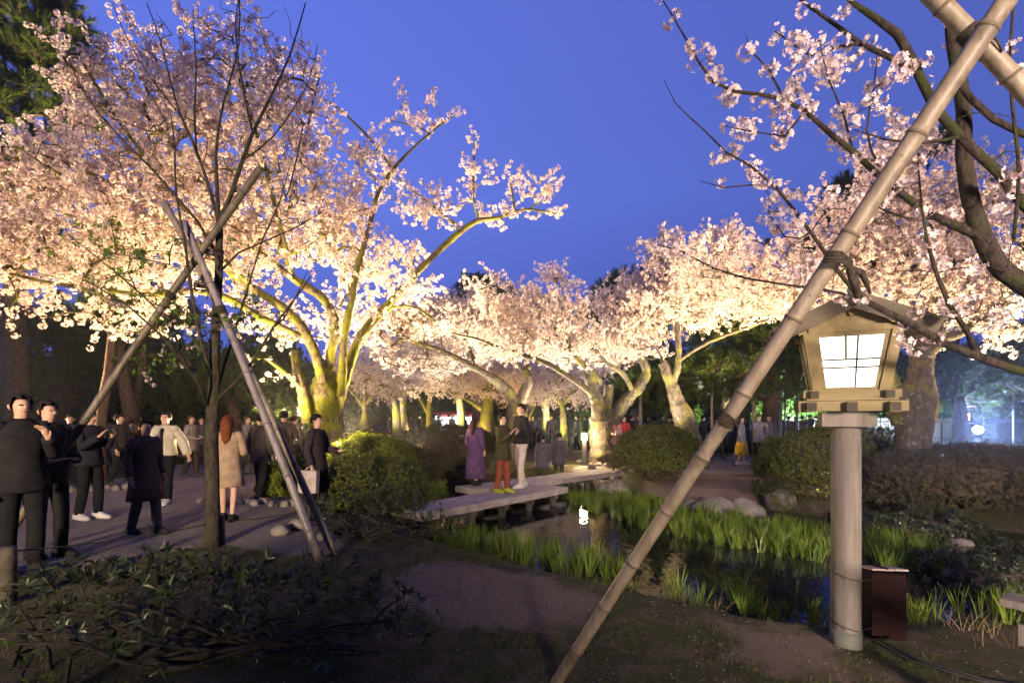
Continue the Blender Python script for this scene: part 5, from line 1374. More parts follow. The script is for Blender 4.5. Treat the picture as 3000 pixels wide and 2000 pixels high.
bx = empty('junction_box', (P(2584, 0, 3.62).x, 3.62, gz(2.6, 3.6)), 'dark maroon metal junction box wired to the lantern post', 'electrical box', rz=math.radians(-8))
mb = MB(); mb.box((0, 0, .245), (.225, .17, .47)); mb.build('case', M['iron_box'], bx)
R = Matrix.Rotation(math.radians(-9), 3, 'X')
mb = MB(); mb.box((-.045, 0, .497), (.145, .20, .012), R); mb.build('lid', M['box_lid'], bx)
mb = MB(); mb.box((.075, 0, .499), (.085, .20, .012), R); mb.build('lid', M['box_lid'], bx)
mb = MB(); mb.box((-.02, 0, .506), (.014, .20, .014), R); mb.build('hinge', M['iron_box'], bx)
mb = MB(); mb.box((.1145, -.02, .24), (.006, .10, .40)); mb.build('side_door', M['iron_box'], bx)
for zz, lab in ((.50, 'upper wire tying the junction box to the lantern post'), (.155, 'lower wire tying the junction box to the lantern post')):
    mb = MB(); pts = []
    for i in range(15):
        th = PI * .72 + i / 14 * PI * 1.2
        pts.append(Vector((LX + math.cos(th) * .096, LY + math.sin(th) * .096, zz + .04 - i * .006)))
    pts.append(Vector((bx.location.x - .12, bx.location.y - .08, zz - .06)))
    mb.tube(pts, .0028, 5)
    mb.tube([pts[4], pts[4] + Vector((.012, -.012, -.014)), pts[6] + Vector((.01, -.014, -.018))], .003, 5)
    tag(mb.build('tie_wire', M['black'], None), lab, 'wire', 'wires round the lantern post')
mb = MB()
for k in range(2):
    mb.tube([(bx.location.x - .03 + k * .05, 3.56, gz(2.6, 3.5) + .03), (2.50 + k * .06, 3.42, gz(2.5, 3.4) + .05), (2.58 + k * .07, 3.2, gz(2.6, 3.2) + .03), (2.8 + k * .06, 2.98, gz(2.8, 3) + .02), (3.1, 2.85 + k * .04, gz(3.1, 2.85) + .02), (3.6, 2.7, .0)], .009, 6)
tag(mb.build('power_cable', M['black'], None, True), 'pair of black cables trailing from the junction box over the ground', 'cable')

# wooden railing corner, bottom right
rl = empty('wooden_railing', (0, 0, 0), 'corner of a weathered wooden railing at the bottom right edge', 'railing')
a_ = P(2955, 1758, 2.35); R = Matrix.Rotation(math.radians(-57), 3, 'Z')
mb = MB(); mb.box((a_.x + .36, a_.y - .52, a_.z), (1.3, .16, .035), R); mb.build('handrail', M['post'], rl)
mb = MB(); mb.box((a_.x + .11, a_.y - .06, (a_.z - .02) / 2 - .02), (.09, .09, a_.z)); mb.build('rail_post', M['post'], rl)
mb = MB(); mb.box((a_.x + .38, a_.y - .50, a_.z - .16), (1.2, .03, .10), R); mb.build('rail_board', M['post'], rl)

# ------------------------------------------------------------------ rope fences and small fittings
def stake(label, px, by, top, w, mat, group, name='fence_stake', sides=10):
    g = G(px, by); r = w * g.y / FOC / 2; zt = EYE + (HZ - top) / FOC * g.y
    mb = MB(); mb.tube([(g.x, g.y, gz(g.x, g.y) - .05), (g.x, g.y, zt - .01), (g.x, g.y, zt)], [r, r, r * .8], sides)
    return tag(mb.build(name, M[mat], None, True), label, 'stake', group), Vector((g.x, g.y, zt - .04))
s1, t1 = stake('dark square stake at the left picture edge', 22, 1775, 1600, 44, 'pile', 'stakes of the rope fence', sides=12)
s2, t2 = stake('dark stake standing just behind the young tree trunk', 646, 1592, 1508, 24, 'pile', 'stakes of the rope fence')
s3, t3 = stake('short dark stake beside the thin leaved shrub at the end of the rope', 905, 1530, 1478, 16, 'pile', 'stakes of the rope fence')
s4, t4 = stake('pale bamboo stake in front of the yellow skirt', 2150, 1367, 1325, 8, 'bamboo', 'stakes of the far rope fence')
s5, t5 = stake('pale bamboo stake right of the bollard', 1759, 1356, 1318, 7, 'bamboo', 'stakes of the far rope fence')
s6, t6 = stake('dark stake touching the clipped azalea', 1834, 1375, 1335, 8, 'pile', 'stakes of the far rope fence')
s7, t7 = stake('dark bamboo stake beside the right-hand azalea', 2280, 1366, 1328, 7, 'bamboo_dark', 'stakes of the far rope fence')
def rope(label, pts, r, mat, sag=.03):
    mb = MB()
    for a, b_ in zip(pts[:-1], pts[1:]):
        a, b_ = Vector(a), Vector(b_)
        mb.tube([a.lerp(b_, i / 8) - Vector((0, 0, sag * 4 * (i / 8) * (1 - i / 8))) for i in range(9)], r, 5)
    tag(mb.build('guard_rope', M[mat], None, True), label, 'rope', 'guard ropes')
rope('dark guard rope crossing the path behind the rhododendron', [t1 + Vector((-1.2, -.9, -.05)), t1, t2 + Vector((0, 0, -.03)), t3], .007, 'rope', .05)
rope('thin pale rope from the bollard to the bamboo stake', [G(1711, 1352) + Vector((0, 0, .45)), t5, t6], .006, 'rope_pale')
rope('thin pale rope passing in front of the yellow skirt', [G(1990, 1362) + Vector((0, 0, .42)), t4, t7, t7 + Vector((2.2, -.3, 0))], .006, 'rope_pale')

bo = empty('garden_bollard', tuple(G(1711, 1361)), 'black garden bollard with a glowing cube on top beside the bridge', 'bollard light')
mb = MB(); mb.box((0, 0, .41), (.13, .13, .84), taper=1.35); mb.build('column', M['black'], bo)
mb = MB(); mb.box((0, 0, .93), (.15, .15, .19)); mb.build('glass_cube', mat_emit('bollard_glass', (1, .80, .46), 22), bo)
mb = MB(); mb.box((0, 0, 1.037), (.17, .17, .02)); mb.build('cap', M['black'], bo)
l = bpy.data.lights.new('bollard_bulb', 'POINT'); l.energy = 420; l.color = (1, .72, .38); l.shadow_soft_size = .12
lo = bpy.data.objects.new('bollard_bulb', l); COL.objects.link(lo); lo.parent = bo; lo.location = (-.02, -.16, .95)

sg = empty('info_plate', tuple(G(1798, 1378)), 'small slanted wooden plate on a peg by the path under the clipped azalea', 'sign')
mb = MB(); mb.box((0, 0, .16), (.42, .03, .20), Matrix.Rotation(math.radians(-35), 3, 'X')); mb.build('plate', M['wood_beam'], sg)
mb = MB(); mb.box((0, .03, .05), (.05, .05, .18)); mb.build('peg', M['pile'], sg)

# props under the far pines
for k, (px, top, by, w, mat, lab) in enumerate([
        (2086, 1050, 1345, 8, 'bamboo', 'pale prop pole, first left of the leaning bamboo'), (2117, 1050, 1340, 7, 'bamboo', 'pale prop pole, second left of the leaning bamboo'),
        (2167, 1010, 1345, 7, 'bamboo', 'prop pole seen just right of the leaning bamboo above the yellow skirt'), (2206, 1120, 1345, 8, 'bamboo', 'thick prop pole left of the pine trunk'),
        (2198, 1150, 1330, 4, 'black', 'thin black pole left of the pine trunk'), (2299, 1100, 1330, 5, 'black', 'thin black pole in front of the blue white glow'),
        (2336, 1130, 1345, 8, 'bamboo', 'pale prop pole left of the lantern rail'), (2361, 1180, 1320, 3, 'black', 'thinnest black pole near the lantern rail'),
        (1877, 1120, 1320, 10, 'bamboo', 'short pale prop pole above the crowd behind the clipped azalea'), (2130, 1200, 1320, 3, 'black', 'thin black pole above the hedge near the leaning bamboo')]):
    d = 18.5 if w > 4 else 20
    a = P(px, by, d); a.z = 0; b_ = P(px + (2 if k % 2 else -1), top, d)
    mb = MB(); mb.tube([a, a.lerp(b_, .5), b_], w * d / FOC / 2, 8)
    tag(mb.build('prop_pole', M[mat], None, True), lab, 'pole', 'prop poles under the pines')
a = P(2070, 1052, 18.4); b_ = P(2215, 1050, 18.4)
mb = MB(); mb.tube([a, b_], .05, 8); tag(mb.build('cross_pole', M['bamboo'], None, True), 'level pole resting on the props under the pine', 'pole')

# right-hand far fence, path and its posts
wf = empty('board_fence', (0, 0, 0), 'far brown board fence behind the blue white floodlight', 'fence')
for k in range(60):
    x = 17 + k * .42 + random.uniform(-.01, .01); mb = MB(); mb.box((x, 30.5 - k * .05, .75), (.40, .03, 1.5 + random.uniform(-.03, .03))); mb.build('fence_board', M['pile'], wf)
for zz in (.35, 1.25):
    mb = MB(); mb.tube([(16.8, 30.42, zz), (42, 27.4, zz)], .04, 4); mb.build('fence_rail', M['pile'], wf)
for k, (px, d, top) in enumerate([(2970, 20, 1140), (2760, 22, 1210), (2880, 26, 1190)]):
    a = P(px, 1300, d); a.z = 0; b_ = P(px, top, d); mb = MB(); mb.tube([a, b_], .035, 6)
    tag(mb.build('prop_pole', M['bamboo'], None, True), ['slim pale pole at the far right beyond the hedge', 'slim pole left of the small red lantern', 'slim pole just right of the blue white floodlight'][k], 'pole', 'prop poles under the pines')

# ------------------------------------------------------------------ small paper lanterns and the food stall
def paper_lantern(label, px, py, d, ground_y=0):
    c = P(px, py, d); r = empty('path_lantern', (c.x, c.y, 0), label, 'lantern', 'small red framed lanterns')
    red = M.setdefault('red_frame', mat_flat('red_frame', (.45, .06, .04)))
    mb = MB(); mb.tube([(0, 0, -.05), (0, 0, c.z - .17)], .03, 8); mb.build('pole', M['pile'], r)
    mb = MB(); mb.box((0, 0, c.z), (.26, .26, .30)); mb.build('shade', mat_emit('paper_shade', (1, .80, .62), 9), r)
    mb = MB()
    for sx in (-1, 1):
        for sy in (-1, 1): mb.box((sx * .14, sy * .14, c.z), (.025, .025, .36))
    mb.box((0, 0, c.z - .17), (.32, .32, .03)); mb.build('frame', red, r)
    mb = MB(); mb.add([(-.26, -.2, c.z + .17), (.26, -.2, c.z + .17), (.26, .2, c.z + .17), (-.26, .2, c.z + .17), (-.2, 0, c.z + .27), (.2, 0, c.z + .27)], [(0, 1, 5, 4), (2, 3, 4, 5), (1, 2, 5), (3, 0, 4), (3, 2, 1, 0)])
    mb.build('roof', red, r)
    l = bpy.data.lights.new('paper_lantern_bulb', 'POINT'); l.energy = 30; l.color = (1, .7, .5); l.shadow_soft_size = .2
    o = bpy.data.objects.new('paper_lantern_bulb', l); COL.objects.link(o); o.parent = r; o.location = (0, -.3, c.z)
paper_lantern('small red framed lantern on a pole left of the great cherry trunk', 884, 1205, 19)
paper_lantern('small red framed lantern near the blue white floodlight', 2824, 1221, 23)

st = empty('food_stall', (0, 0, 0), 'brightly lit food stall with red banner strips far behind the yellow trunk', 'stall')
def sb(name, px0, py0, px1, py1, d, th, mat):
    a = P(px0, py0, d); b_ = P(px1, py1, d)
    mb = MB(); mb.box(((a.x + b_.x) / 2, d, (a.z + b_.z) / 2), (abs(b_.x - a.x), th, abs(a.z - b_.z))); return mb.build(name, mat, st)
SD = 43
white_e = mat_emit('stall_glow', (.80, .86, 1.0), 3); redm = mat_flat('stall_red', (.55, .04, .04)); redE = mat_emit('stall_red_glow', (1, .16, .12), .9)
whitem = mat_flat('stall_white', (.7, .7, .72))
sb('back_wall', 1283, 1213, 1402, 1262, SD + 1.5, .05, whitem)
sb('awning', 1278, 1206, 1406, 1213, SD, 2.6, redm)
for k in range(9):
    sb('banner_strip', 1284 + k * 13.5, 1213, 1293 + k * 13.5, 1220 + (k % 3), SD - 1.2, .02, redE if k % 2 else redm)
sb('counter', 1300, 1246, 1398, 1262, SD - .8, .5, whitem)
sb('menu_panel', 1303, 1224, 1322, 1242, SD + 1.3, .05, white_e); sb('menu_panel', 1330, 1222, 1350, 1240, SD + 1.3, .05, white_e); sb('menu_panel', 1362, 1224, 1380, 1240, SD + 1.3, .05, white_e)
sb('menu_panel', 1384, 1226, 1396, 1242, SD + 1.3, .05, redE)
sb('neon_tube', 1277, 1218, 1281, 1242, SD - 1.3, .1, mat_emit('neon', (.55, .5, 1.0), 9))
for px in (1286, 1320, 1352, 1376, 1400): sb('stall_pole', px - 1, 1208, px + 1, 1264, SD - 1.2, .06, M['black'])
for k in range(6): sb('goods_box', 1304 + k * 15, 1240, 1312 + k * 15, 1246, SD - .8, .3, [redm, whitem, M['box_lid']][k % 3])
for k, px in enumerate((1310, 1345, 1385)):
    l = bpy.data.lights.new('stall_tube', 'AREA'); l.size = .8; l.energy = 420; l.color = (.85, .9, 1)
    o = bpy.data.objects.new('stall_tube', l); COL.objects.link(o); o.parent = st; c = P(px, 1214, SD); o.location = (c.x, SD + .2, c.z - .1)
fc = empty('folding_chair', tuple(P(1220, 0, 34).xy) + (0,), 'pale folding chair left standing near the food stall', 'chair')
mb = MB(); mb.box((0, 0, .42), (.45, .4, .03)); mb.build('seat', whitem, fc)
mb = MB(); mb.box((0, .2, .72), (.45, .03, .5)); mb.build('backrest', mat_flat('chair_blue', (.3, .33, .7)), fc)
for sx in (-1, 1):
    for sy in (-1, 1): mb = MB(); mb.tube([(sx * .2, sy * .17, 0), (sx * .2, sy * .17, .42)], .015, 5); mb.build('leg', whitem, fc)

# ------------------------------------------------------------------ haze volume added for a glow round the lamps
hz, N, L, b = new_mat('glow_haze')
N.remove(b)
pv_ = N.new('ShaderNodeVolumePrincipled')
pv_.inputs['Color'].default_value = (.92, .94, 1, 1); pv_.inputs['Density'].default_value = HAZE; pv_.inputs['Anisotropy'].default_value = .8
L.new(pv_.outputs[0], [n for n in N if n.type == 'OUTPUT_MATERIAL'][0].inputs['Volume'])
mb = MB(); mb.box((0, 22, 8.5), (190, 110, 20)); 
tag(mb.build('haze', hz), 'thin haze added for a glow round the floodlights', 'haze', kind='stuff')

# ------------------------------------------------------------------ floodlights: only the blue white one is seen
WARM, SODIUM, WHITE, BLUE = (1.0, .74, .41), (1.0, .70, .26), (1.0, .85, .64), (.36, .52, 1.0)
def flood(label, loc, aim, power, col, angle=110, size=.14, blend=.6, lens=4.0, gs=1.0):
    z0 = gz(loc[0], loc[1]) + loc[2]; loc = Vector((loc[0], loc[1], z0))
    r = empty('floodlight', loc, label, 'floodlight', 'floodlights uplighting the trees')
    d = (Vector(aim) - loc).normalized(); q = d.to_track_quat('-Z', 'Y'); Rm = q.to_matrix()
    mb = MB(); mb.box(Rm @ Vector((0, 0, .07)), (.30 * gs, .22 * gs, .12), Rm); mb.build('housing', M['black'], r)
    mb = MB()
    if gs > 1: mb.tube([Rm @ Vector((0, 0, .004)), Rm @ Vector((0, 0, -.03)), Rm @ Vector((0, 0, -.06))], [.17, .16, .10], 24)
    else: mb.box(Rm @ Vector((0, 0, .006)), (.26 * gs, .18 * gs, .006), Rm)
    mb.build('glass', mat_emit('flood_glass', col, lens), r)
    mb = MB(); mb.tube([(-.17, 0, -loc.z + z0 - .22), (-.17, 0, .04), ], .012, 5); mb.tube([(.17, 0, -.22), (.17, 0, .04)], .012, 5); mb.build('stand', M['black'], r)
    l = bpy.data.lights.new('flood_beam', 'SPOT'); l.energy = power; l.color = col; l.spot_size = math.radians(angle); l.spot_blend = blend; l.shadow_soft_size = size
    o = bpy.data.objects.new('flood_beam', l); COL.objects.link(o); o.parent = r; o.rotation_euler = q.to_euler(); o.location = Rm @ Vector((0, 0, -.03 if gs == 1 else -.12))
    return r
flood('assumed floodlight on the ground left of the great cherry', (-5.3, 10.9, .22), P(560, 430, 9.4), 7000, WARM, 120)
flood('assumed floodlight tucked against the yellow lit azalea', (-4.45, 10.3, .35), P(900, 330, 11.5), 8000, WARM, 110)
flood('assumed floodlight behind the azaleas right of the great cherry', (-3.1, 14.3, .15), P(1330, 480, 12.4), 15000, WARM, 110)
flood('unseen strong floodlight added far left under the dark pines to light the blossom', (-16.5, 11.5, .3), (-5.5, 11.0, 7.4), 28000, WARM, 62)  # added out of view to even the light on the left crown
flood('added floodlight behind the great cherry among the shrubs', (-6.0, 18.0, .3), (-4.6, 11.0, 7.6), 26000, WARM, 80)
flood('added floodlight on the left behind the gravel path', (-9.0, 18.7, .25), (-6.0, 10.0, 7.5), 18000, WARM, 85)
flood('assumed floodlight behind the clipped azalea aimed at the forked cherry crown', (8.2, 12.9, .15), P(2600, 560, 10), 16000, WARM, 120)
flood('unseen floodlight added right of the lantern hedge', (11.2, 9.6, .25), P(2800, 600, 9.6), 18000, WARM, 120)  # added out of view to brighten the right-hand crown
flood('assumed floodlight hidden behind the bollard azalea', (7.7, 13.4, .15), P(2040, 680, 15), 9000, WARM, 95)
flood('added floodlight hidden behind the lantern post on the far bank', (6.15, 9.3, .1), P(2250, 620, 11.5), 6500, WARM, 75)
flood('assumed floodlight left of the many-stemmed cherry', (1.6, 18.2, .25), P(1700, 780, 16), 6500, WHITE, 110)
flood('assumed floodlight in front of the many-stemmed cherry', (4.3, 14.4, .15), P(1850, 620, 16.4), 3200, WHITE, 90)
flood('assumed floodlight under the forked cherry behind the bridge', (-1.8, 16.4, .25), P(1300, 780, 17.2), 8500, WHITE, 120)
flood('added floodlight behind the azalea under the bollard lamp', (.9, 15.5, .1), P(1500, 740, 17), 6500, WHITE, 110)
flood('assumed small floodlight washing over the tops of the clipped azaleas', (-4.3, 10.9, 1.2), (-3.0, 10.5, .95), 3600, SODIUM, 100)
flood('assumed floodlight under the middle blossom', (.3, 19.5, .25), P(1480, 820, 18), 6500, WHITE, 120)
flood('assumed floodlight at the foot of the yellow trunk', (-1.75, 24.0, .2), P(1430, 1000, 25), 800, SODIUM, 110)
flood('assumed floodlight at the foot of the slim forked cherry', (-5.1, 26.0, .2), P(1260, 1000, 27), 700, SODIUM, 110)
flood('assumed floodlight at the foot of the small pink lit cherry', (-6.6, 20.1, .9), P(1072, 1000, 21), 450, WARM, 110)
flood('assumed floodlight at the foot of the slender moss lit cherry', (2.1, 23.1, .2), P(1640, 1000, 24), 900, WHITE, 110)
flood('assumed floodlight at the foot of the thin leaning cherry', (.5, 25.2, .2), P(1550, 1000, 26), 600, SODIUM, 110)
flood('assumed far floodlight under the broad background crown', (-4.5, 31, .3), P(1340, 950, 33), 9000, WHITE, 130)
flood('assumed far floodlight under the white glowing cherry', (3.0, 33.5, .3), P(1620, 1040, 36), 7500, WHITE, 130)
flood('assumed far floodlight under the cherry below the pines', (14.5, 31.5, .3), P(2120, 1060, 34), 3000, WHITE, 130)
flood('assumed far floodlight behind the twin trunks', (-7.5, 24.0, .3), P(1160, 950, 26), 6000, WHITE, 115)
flood('assumed far white floodlight among bushes behind the great cherry', (-13.0, 28.5, .4), (-13.5, 32, 1.6), 500, (.8, 1, .8), 150)
flood('assumed far white floodlight among bushes behind the crowd', (5.0, 28.5, .4), (5.6, 32, 1.6), 900, (.85, 1, .85), 150)
flood('assumed far white floodlight behind the thick trunked pine', (16.5, 28.0, .5), (17.5, 32, 3), 9000, (.62, .8, 1), 150)
flood('assumed far blue white floodlight behind the forked cherry', (22.5, 27.5, .4), (23.5, 32, 3.5), 7000, (.6, .78, 1), 140)
fx = P(2865, 1258, 21)
flood('blue white floodlight shining straight towards us at the right', (fx.x, fx.y, fx.z), (fx.x - 7.0, fx.y - 10, 2.0), 6500, BLUE, 165, .2, .3, 70, 2.0)
flood('unseen floodlight added to light the dark pine in the upper left corner', (-12.5, 8.5, .2), P(110, 250, 14), 26000, WARM, 60)  # added out of view to brighten the dark needles
# unseen fill floods added behind the viewer for pond garden, near branches and path
flood('unseen fill floodlight assumed behind the viewer, added to warm the pond garden', (3.0, -9.0, 3.2), (6.0, 16, 1.3), 24000, (1.0, .79, .64), 50, 1.0, 1.0, 4)  # assumed lamp out of view, added as warm fill over the pond
flood('unseen fill floodlight assumed behind the viewer, added to light the near cherry', (-1.5, -3.0, .8), (2.2, 3.2, 4.0), 480, (1.0, .84, .74), 75, .35, 1.0, 4)  # assumed lamp out of view, added to brighten the near blossoms
flood('unseen fill floodlight added behind the viewer to brighten the left path', (-4.5, -8.0, 2.8), (-5.6, 13, 2.0), 17000, (1.0, .77, .54), 44, .5, 1.0, 4)  # added fill, warms and brightens the left path from out of view

# ------------------------------------------------------------------ people
def skin_mat(): return M.setdefault('skin', mat_noise('skin', (.50, .30, .22), (.60, .38, .28), 30, .55))
def cloth(c, key=None):
    k = 'cloth_%02x%02x%02x' % tuple(int(q * 255) for q in c)
    if k not in M: M[k] = mat_noise(k, tuple(q * .75 for q in c), tuple(min(1, q * 1.2) for q in c), 9, .9, .004, 25, spec=.1)
    return M[k]
def skinned(name, verts, edges, radii, root_i, mat, parent, sub=1):
    me = bpy.data.meshes.new(name); me.from_pydata([tuple(v) for v in verts], edges, [])
    o = mesh_obj(name, me, mat, parent)
    md = o.modifiers.new('skin', 'SKIN'); md.use_smooth_shade = True; md.branch_smoothing = .6
    for i, r in enumerate(radii):
        me.skin_vertices[0].data[i].radius = r if isinstance(r, tuple) else (r, r)
    me.skin_vertices[0].data[root_i].use_root = True
    s = o.modifiers.new('smooth', 'SUBSURF'); s.levels = sub; s.render_levels = sub
    return o

def person(label, x, y, H, face, top, legs, shoes, hair, pose='stand', coat=0, skirt=None, longhair=False, z=None, holds=None, step=.08, inner=None, bag=None, group='people strolling under the cherries', near=False, turn=0):
    """face: heading in degrees, 0 looks at the camera (-Y), 90 looks to the right (+X). coat: hem height as a share of H."""
    z = gz(x, y) if z is None else z
    root = empty('person', (x, y, z), label, 'person', group, math.radians(face))
    k = H / 1.7
    V = lambda a, b_, c: Vector((a * k, b_ * k, c * k))
    sd = {-1: None, 1: None}
    hip = {s: V(.085 * s, 0, .90) for s in (-1, 1)}
    knee = {s: V(.09 * s, -.03 - step * .4 * s, .49) for s in (-1, 1)}
    ank = {s: V(.085 * s, .02 - step * s, .085) for s in (-1, 1)}
    toe = {s: ank[s] + V(.012 * s, -.16, -.05) for s in (-1, 1)}
    sh = {s: V(.175 * s, 0, 1.385) for s in (-1, 1)}
    el, wr, hd = {}, {}, {}
    for s in (-1, 1):
        if pose == 'phone' or (pose == 'onephone' and s == 1):
            el[s] = V(.21 * s, -.10, 1.14); wr[s] = V(.10 * s, -.30, 1.30); hd[s] = V(.055 * s, -.35, 1.38)
        elif pose == 'front':
            el[s] = V(.23 * s, .0, 1.12); wr[s] = V(.13 * s, -.24, 1.06); hd[s] = V(.07 * s, -.30, 1.08)
        elif pose == 'point' and s == 1:
            el[s] = V(.22 * s, -.06, 1.12); wr[s] = V(.20 * s, -.30, 1.08); hd[s] = V(.19 * s, -.38, 1.10)
        elif pose == 'wide':
            el[s] = V(.30 * s, .0, 1.13); wr[s] = V(.42 * s, -.06, .90); hd[s] = V(.46 * s, -.08, .83)
        else:
            el[s] = V(.225 * s, .03, 1.11); wr[s] = V(.235 * s, -.05, .86); hd[s] = V(.235 * s, -.07, .79)
    vs, es, rs = [], [], []
    def av(p, r, par=None):
        vs.append(p); rs.append(tuple(q * k for q in r) if isinstance(r, tuple) else r * k)
        if par is not None: es.append((par, len(vs) - 1))
        return len(vs) - 1
    pv = av(V(0, 0, .96), (.15, .105)); sp = av(V(0, 0, 1.10), (.13, .095), pv); ch = av(V(0, .0, 1.28), (.155, .105), sp)
    nb = av(V(0, .0, 1.42), (.085, .07), ch); nk = av(V(0, -.005, 1.475), .052, nb)
    jw = av(V(0, -.022, 1.535), (.062, .072), nk); hm = av(V(0, -.008, 1.60), (.074, .09), jw); ht = av(V(0, .0, 1.665), (.058, .072), hm)
    for s in (-1, 1):
        a = av(sh[s], .046, nb); a = av(sh[s].lerp(el[s], .5), .047, a); a = av(el[s], .040, a); a = av(el[s].lerp(wr[s], .55), .034, a); a = av(wr[s], (.026, .026), a)
        pd = (hd[s] - wr[s]).normalized(); side = pd.cross(Vector((0, 0, 1))); side = side.normalized() if side.length > .1 else Vector((0, 1, 0))
        if pose == 'stand': side = Vector((0, 1, 0))
        pm_ = av(wr[s] + pd * .06 * k, (.036, .020), a)
        inw = Vector((-s, 0, 0))
        for j, (o_, ln) in enumerate(((-.027, .062), (-.009, .078), (.010, .073), (.027, .056))):
            b1_ = av(wr[s] + pd * .095 * k + side * o_ * k, .0085, pm_); b2_ = av(vs[b1_] + (pd * .85 + inw * .35) * ln * .55 * k, .0078, b1_); av(vs[b2_] + (pd * .5 + inw * .75) * ln * .45 * k, .0066, b2_)
        t_ = av(wr[s] + pd * .045 * k - side * .040 * k, .010, a); av(vs[t_] + (pd * .7 - side * .4 + inw * .3) * .045 * k, .0085, t_)
        h_ = av(hip[s], .085, pv); h_ = av(hip[s].lerp(knee[s], .5), .072, h_); h_ = av(knee[s], .055, h_); h_ = av(knee[s].lerp(ank[s], .35), .052, h_); h_ = av(ank[s], .034, h_)
        hl = av(ank[s] + V(0, .015, -.045), .024, h_); av(ank[s].lerp(toe[s], .8), (.018, .014), hl)
    skinned('body', vs, es, rs, pv, skin_mat(), root, 1)
    # face: nose, eyes, mouth and ears
    mb = MB(); mb.add([V(0, -.104, 1.600), V(-.012, -.092, 1.565), V(.012, -.092, 1.565), V(0, -.118, 1.570), V(0, -.088, 1.60)], [(0, 1, 3), (0, 3, 2), (1, 2, 3), (0, 2, 1)]); mb.build('nose', skin_mat(), root)
    dk = M.setdefault('eye_dark', mat_flat('eye_dark', (.02, .015, .012), .4)); lip = M.setdefault('lip', mat_flat('lip', (.40, .14, .12)))
    for s in (-1, 1):
        mb = MB(); c = V(.030 * s, -.086, 1.600); mb.tube([c + V(-.012, 0, 0), c + V(-.006, -.005, .003), c + V(.006, -.005, .003), c + V(.012, 0, 0)], [.002 * k, .005 * k, .005 * k, .002 * k], 5); mb.build('eye', dk, root)
        mb = MB(); c = V(.078 * s, .0, 1.585); mb.tube([c + V(0, 0, -.028), c + V(.008 * s, .006, 0), c + V(.006 * s, .008, .026)], [.006 * k, .011 * k, .007 * k], 6); mb.build('ear', skin_mat(), root, True)
    mb = MB(); mb.tube([V(-.022, -.088, 1.542), V(0, -.094, 1.540), V(.022, -.088, 1.542)], [.002 * k, .006 * k, .002 * k], 5); mb.build('mouth', lip, root)
    # hair: shell over skull, open at the face
    bm = bmesh.new(); bmesh.ops.create_uvsphere(bm, u_segments=26, v_segments=18, radius=1)
    dele = [v for v in bm.verts if (v.co.y < -.38 and v.co.z < .50 + .16 * math.sin(v.co.x * 7 + x)) or (v.co.y < -.02 and v.co.z < -.02) or v.co.z < -.62]
    bmesh.ops.delete(bm, geom=dele, context='VERTS')
    for v in bm.verts:
        w = 1 + .04 * math.sin(v.co.x * 17 + v.co.z * 11)
        dz = -.10 * max(0, -v.co.z) if longhair else 0
        v.co = V(v.co.x * .093 * w, .006 + v.co.y * .112 * w, 1.612 + v.co.z * .108 * w + dz)
    me = bpy.data.meshes.new('hair'); bm.to_mesh(me); bm.free()
    ho = mesh_obj('hair', me, cloth(hair), root, True)
    sl = ho.modifiers.new('thick', 'SOLIDIFY'); sl.thickness = .008 * k
    if longhair:
        mb = MB(); mb.tube([V(0, .05, 1.66), V(0, .085, 1.58), V(0, .10, 1.46), V(0, .105, 1.33), V(0, .10, 1.25)], [.06 * k, .085 * k, .085 * k, .07 * k, .03 * k], 12); mb.build('long_hair', cloth(hair), root, True)
    # trousers or bare legs
    def legs_mesh(name, mat):
        mb = MB(); n = 20
        ring = lambda zz, ax, ay: [V(math.cos(j * 2 * PI / n) * ax, math.sin(j * 2 * PI / n) * ay, zz) for j in range(n)]
        v_, f2 = [], []
        for zz, ax, ay in ((1.02, .150, .110), (.94, .168, .122), (.86, .172, .124), (.82, .150, .11)): v_ += ring(zz, ax, ay)
        for i in range(3):
            for j in range(n): j2 = (j + 1) % n; f2.append((i * n + j, (i + 1) * n + j, (i + 1) * n + j2, i * n + j2))
        mb.add(v_, f2)
        for s in (-1, 1):
            pts = catmull([(hip[s] + V(0, 0, .03), .086 * k), (hip[s].lerp(knee[s], .4), .088 * k), (knee[s], .070 * k), (knee[s].lerp(ank[s], .5), .068 * k), (ank[s] + V(0, .0, .005), .058 * k)], .06)
            mb.tube([p for p, _ in pts], [r * (1 + .03 * math.sin(i * 2.1)) for i, (_, r) in enumerate(pts)], 14)
        return mb.build(name, mat, root, True)
    if legs is not None: legs_mesh('trousers', cloth(legs))
    for s in (-1, 1):
        mb = MB(); a = ank[s]; f_ = (toe[s] - a); f_.z = 0; f_.normalize(); sdv = Vector((-f_.y, f_.x, 0))
        v_, f2 = [], []
        prof = [(-.085, .034, .09), (-.05, .044, .125), (.02, .047, .125), (.09, .054, .085), (.17, .050, .062), (.215, .027, .035)]
        for (t_, w_, h_) in prof:
            c = a + f_ * (t_ * k); c.z = 0
            for q_, hh in ((-1, 0.002), (1, 0.002), (1, h_ * .6), (.7, h_), (-.7, h_), (-1, h_ * .6)): v_.append(c + sdv * (q_ * w_ * k) + Vector((0, 0, hh * k)))
        n6 = len(prof)
        for i in range(n6 - 1):
            for j in range(6): j2 = (j + 1) % 6; f2.append((i * 6 + j, i * 6 + j2, (i + 1) * 6 + j2, (i + 1) * 6 + j))
        f2 += [tuple(range(6))[::-1], tuple((n6 - 1) * 6 + j for j in range(6))]
        mb.add(v_, f2); mb.build('shoe', cloth(shoes), root, True)
    # garment: elliptical rings for the torso, hem at coat height, sleeves as tubes
    hem = coat * 1.7 if coat else .90
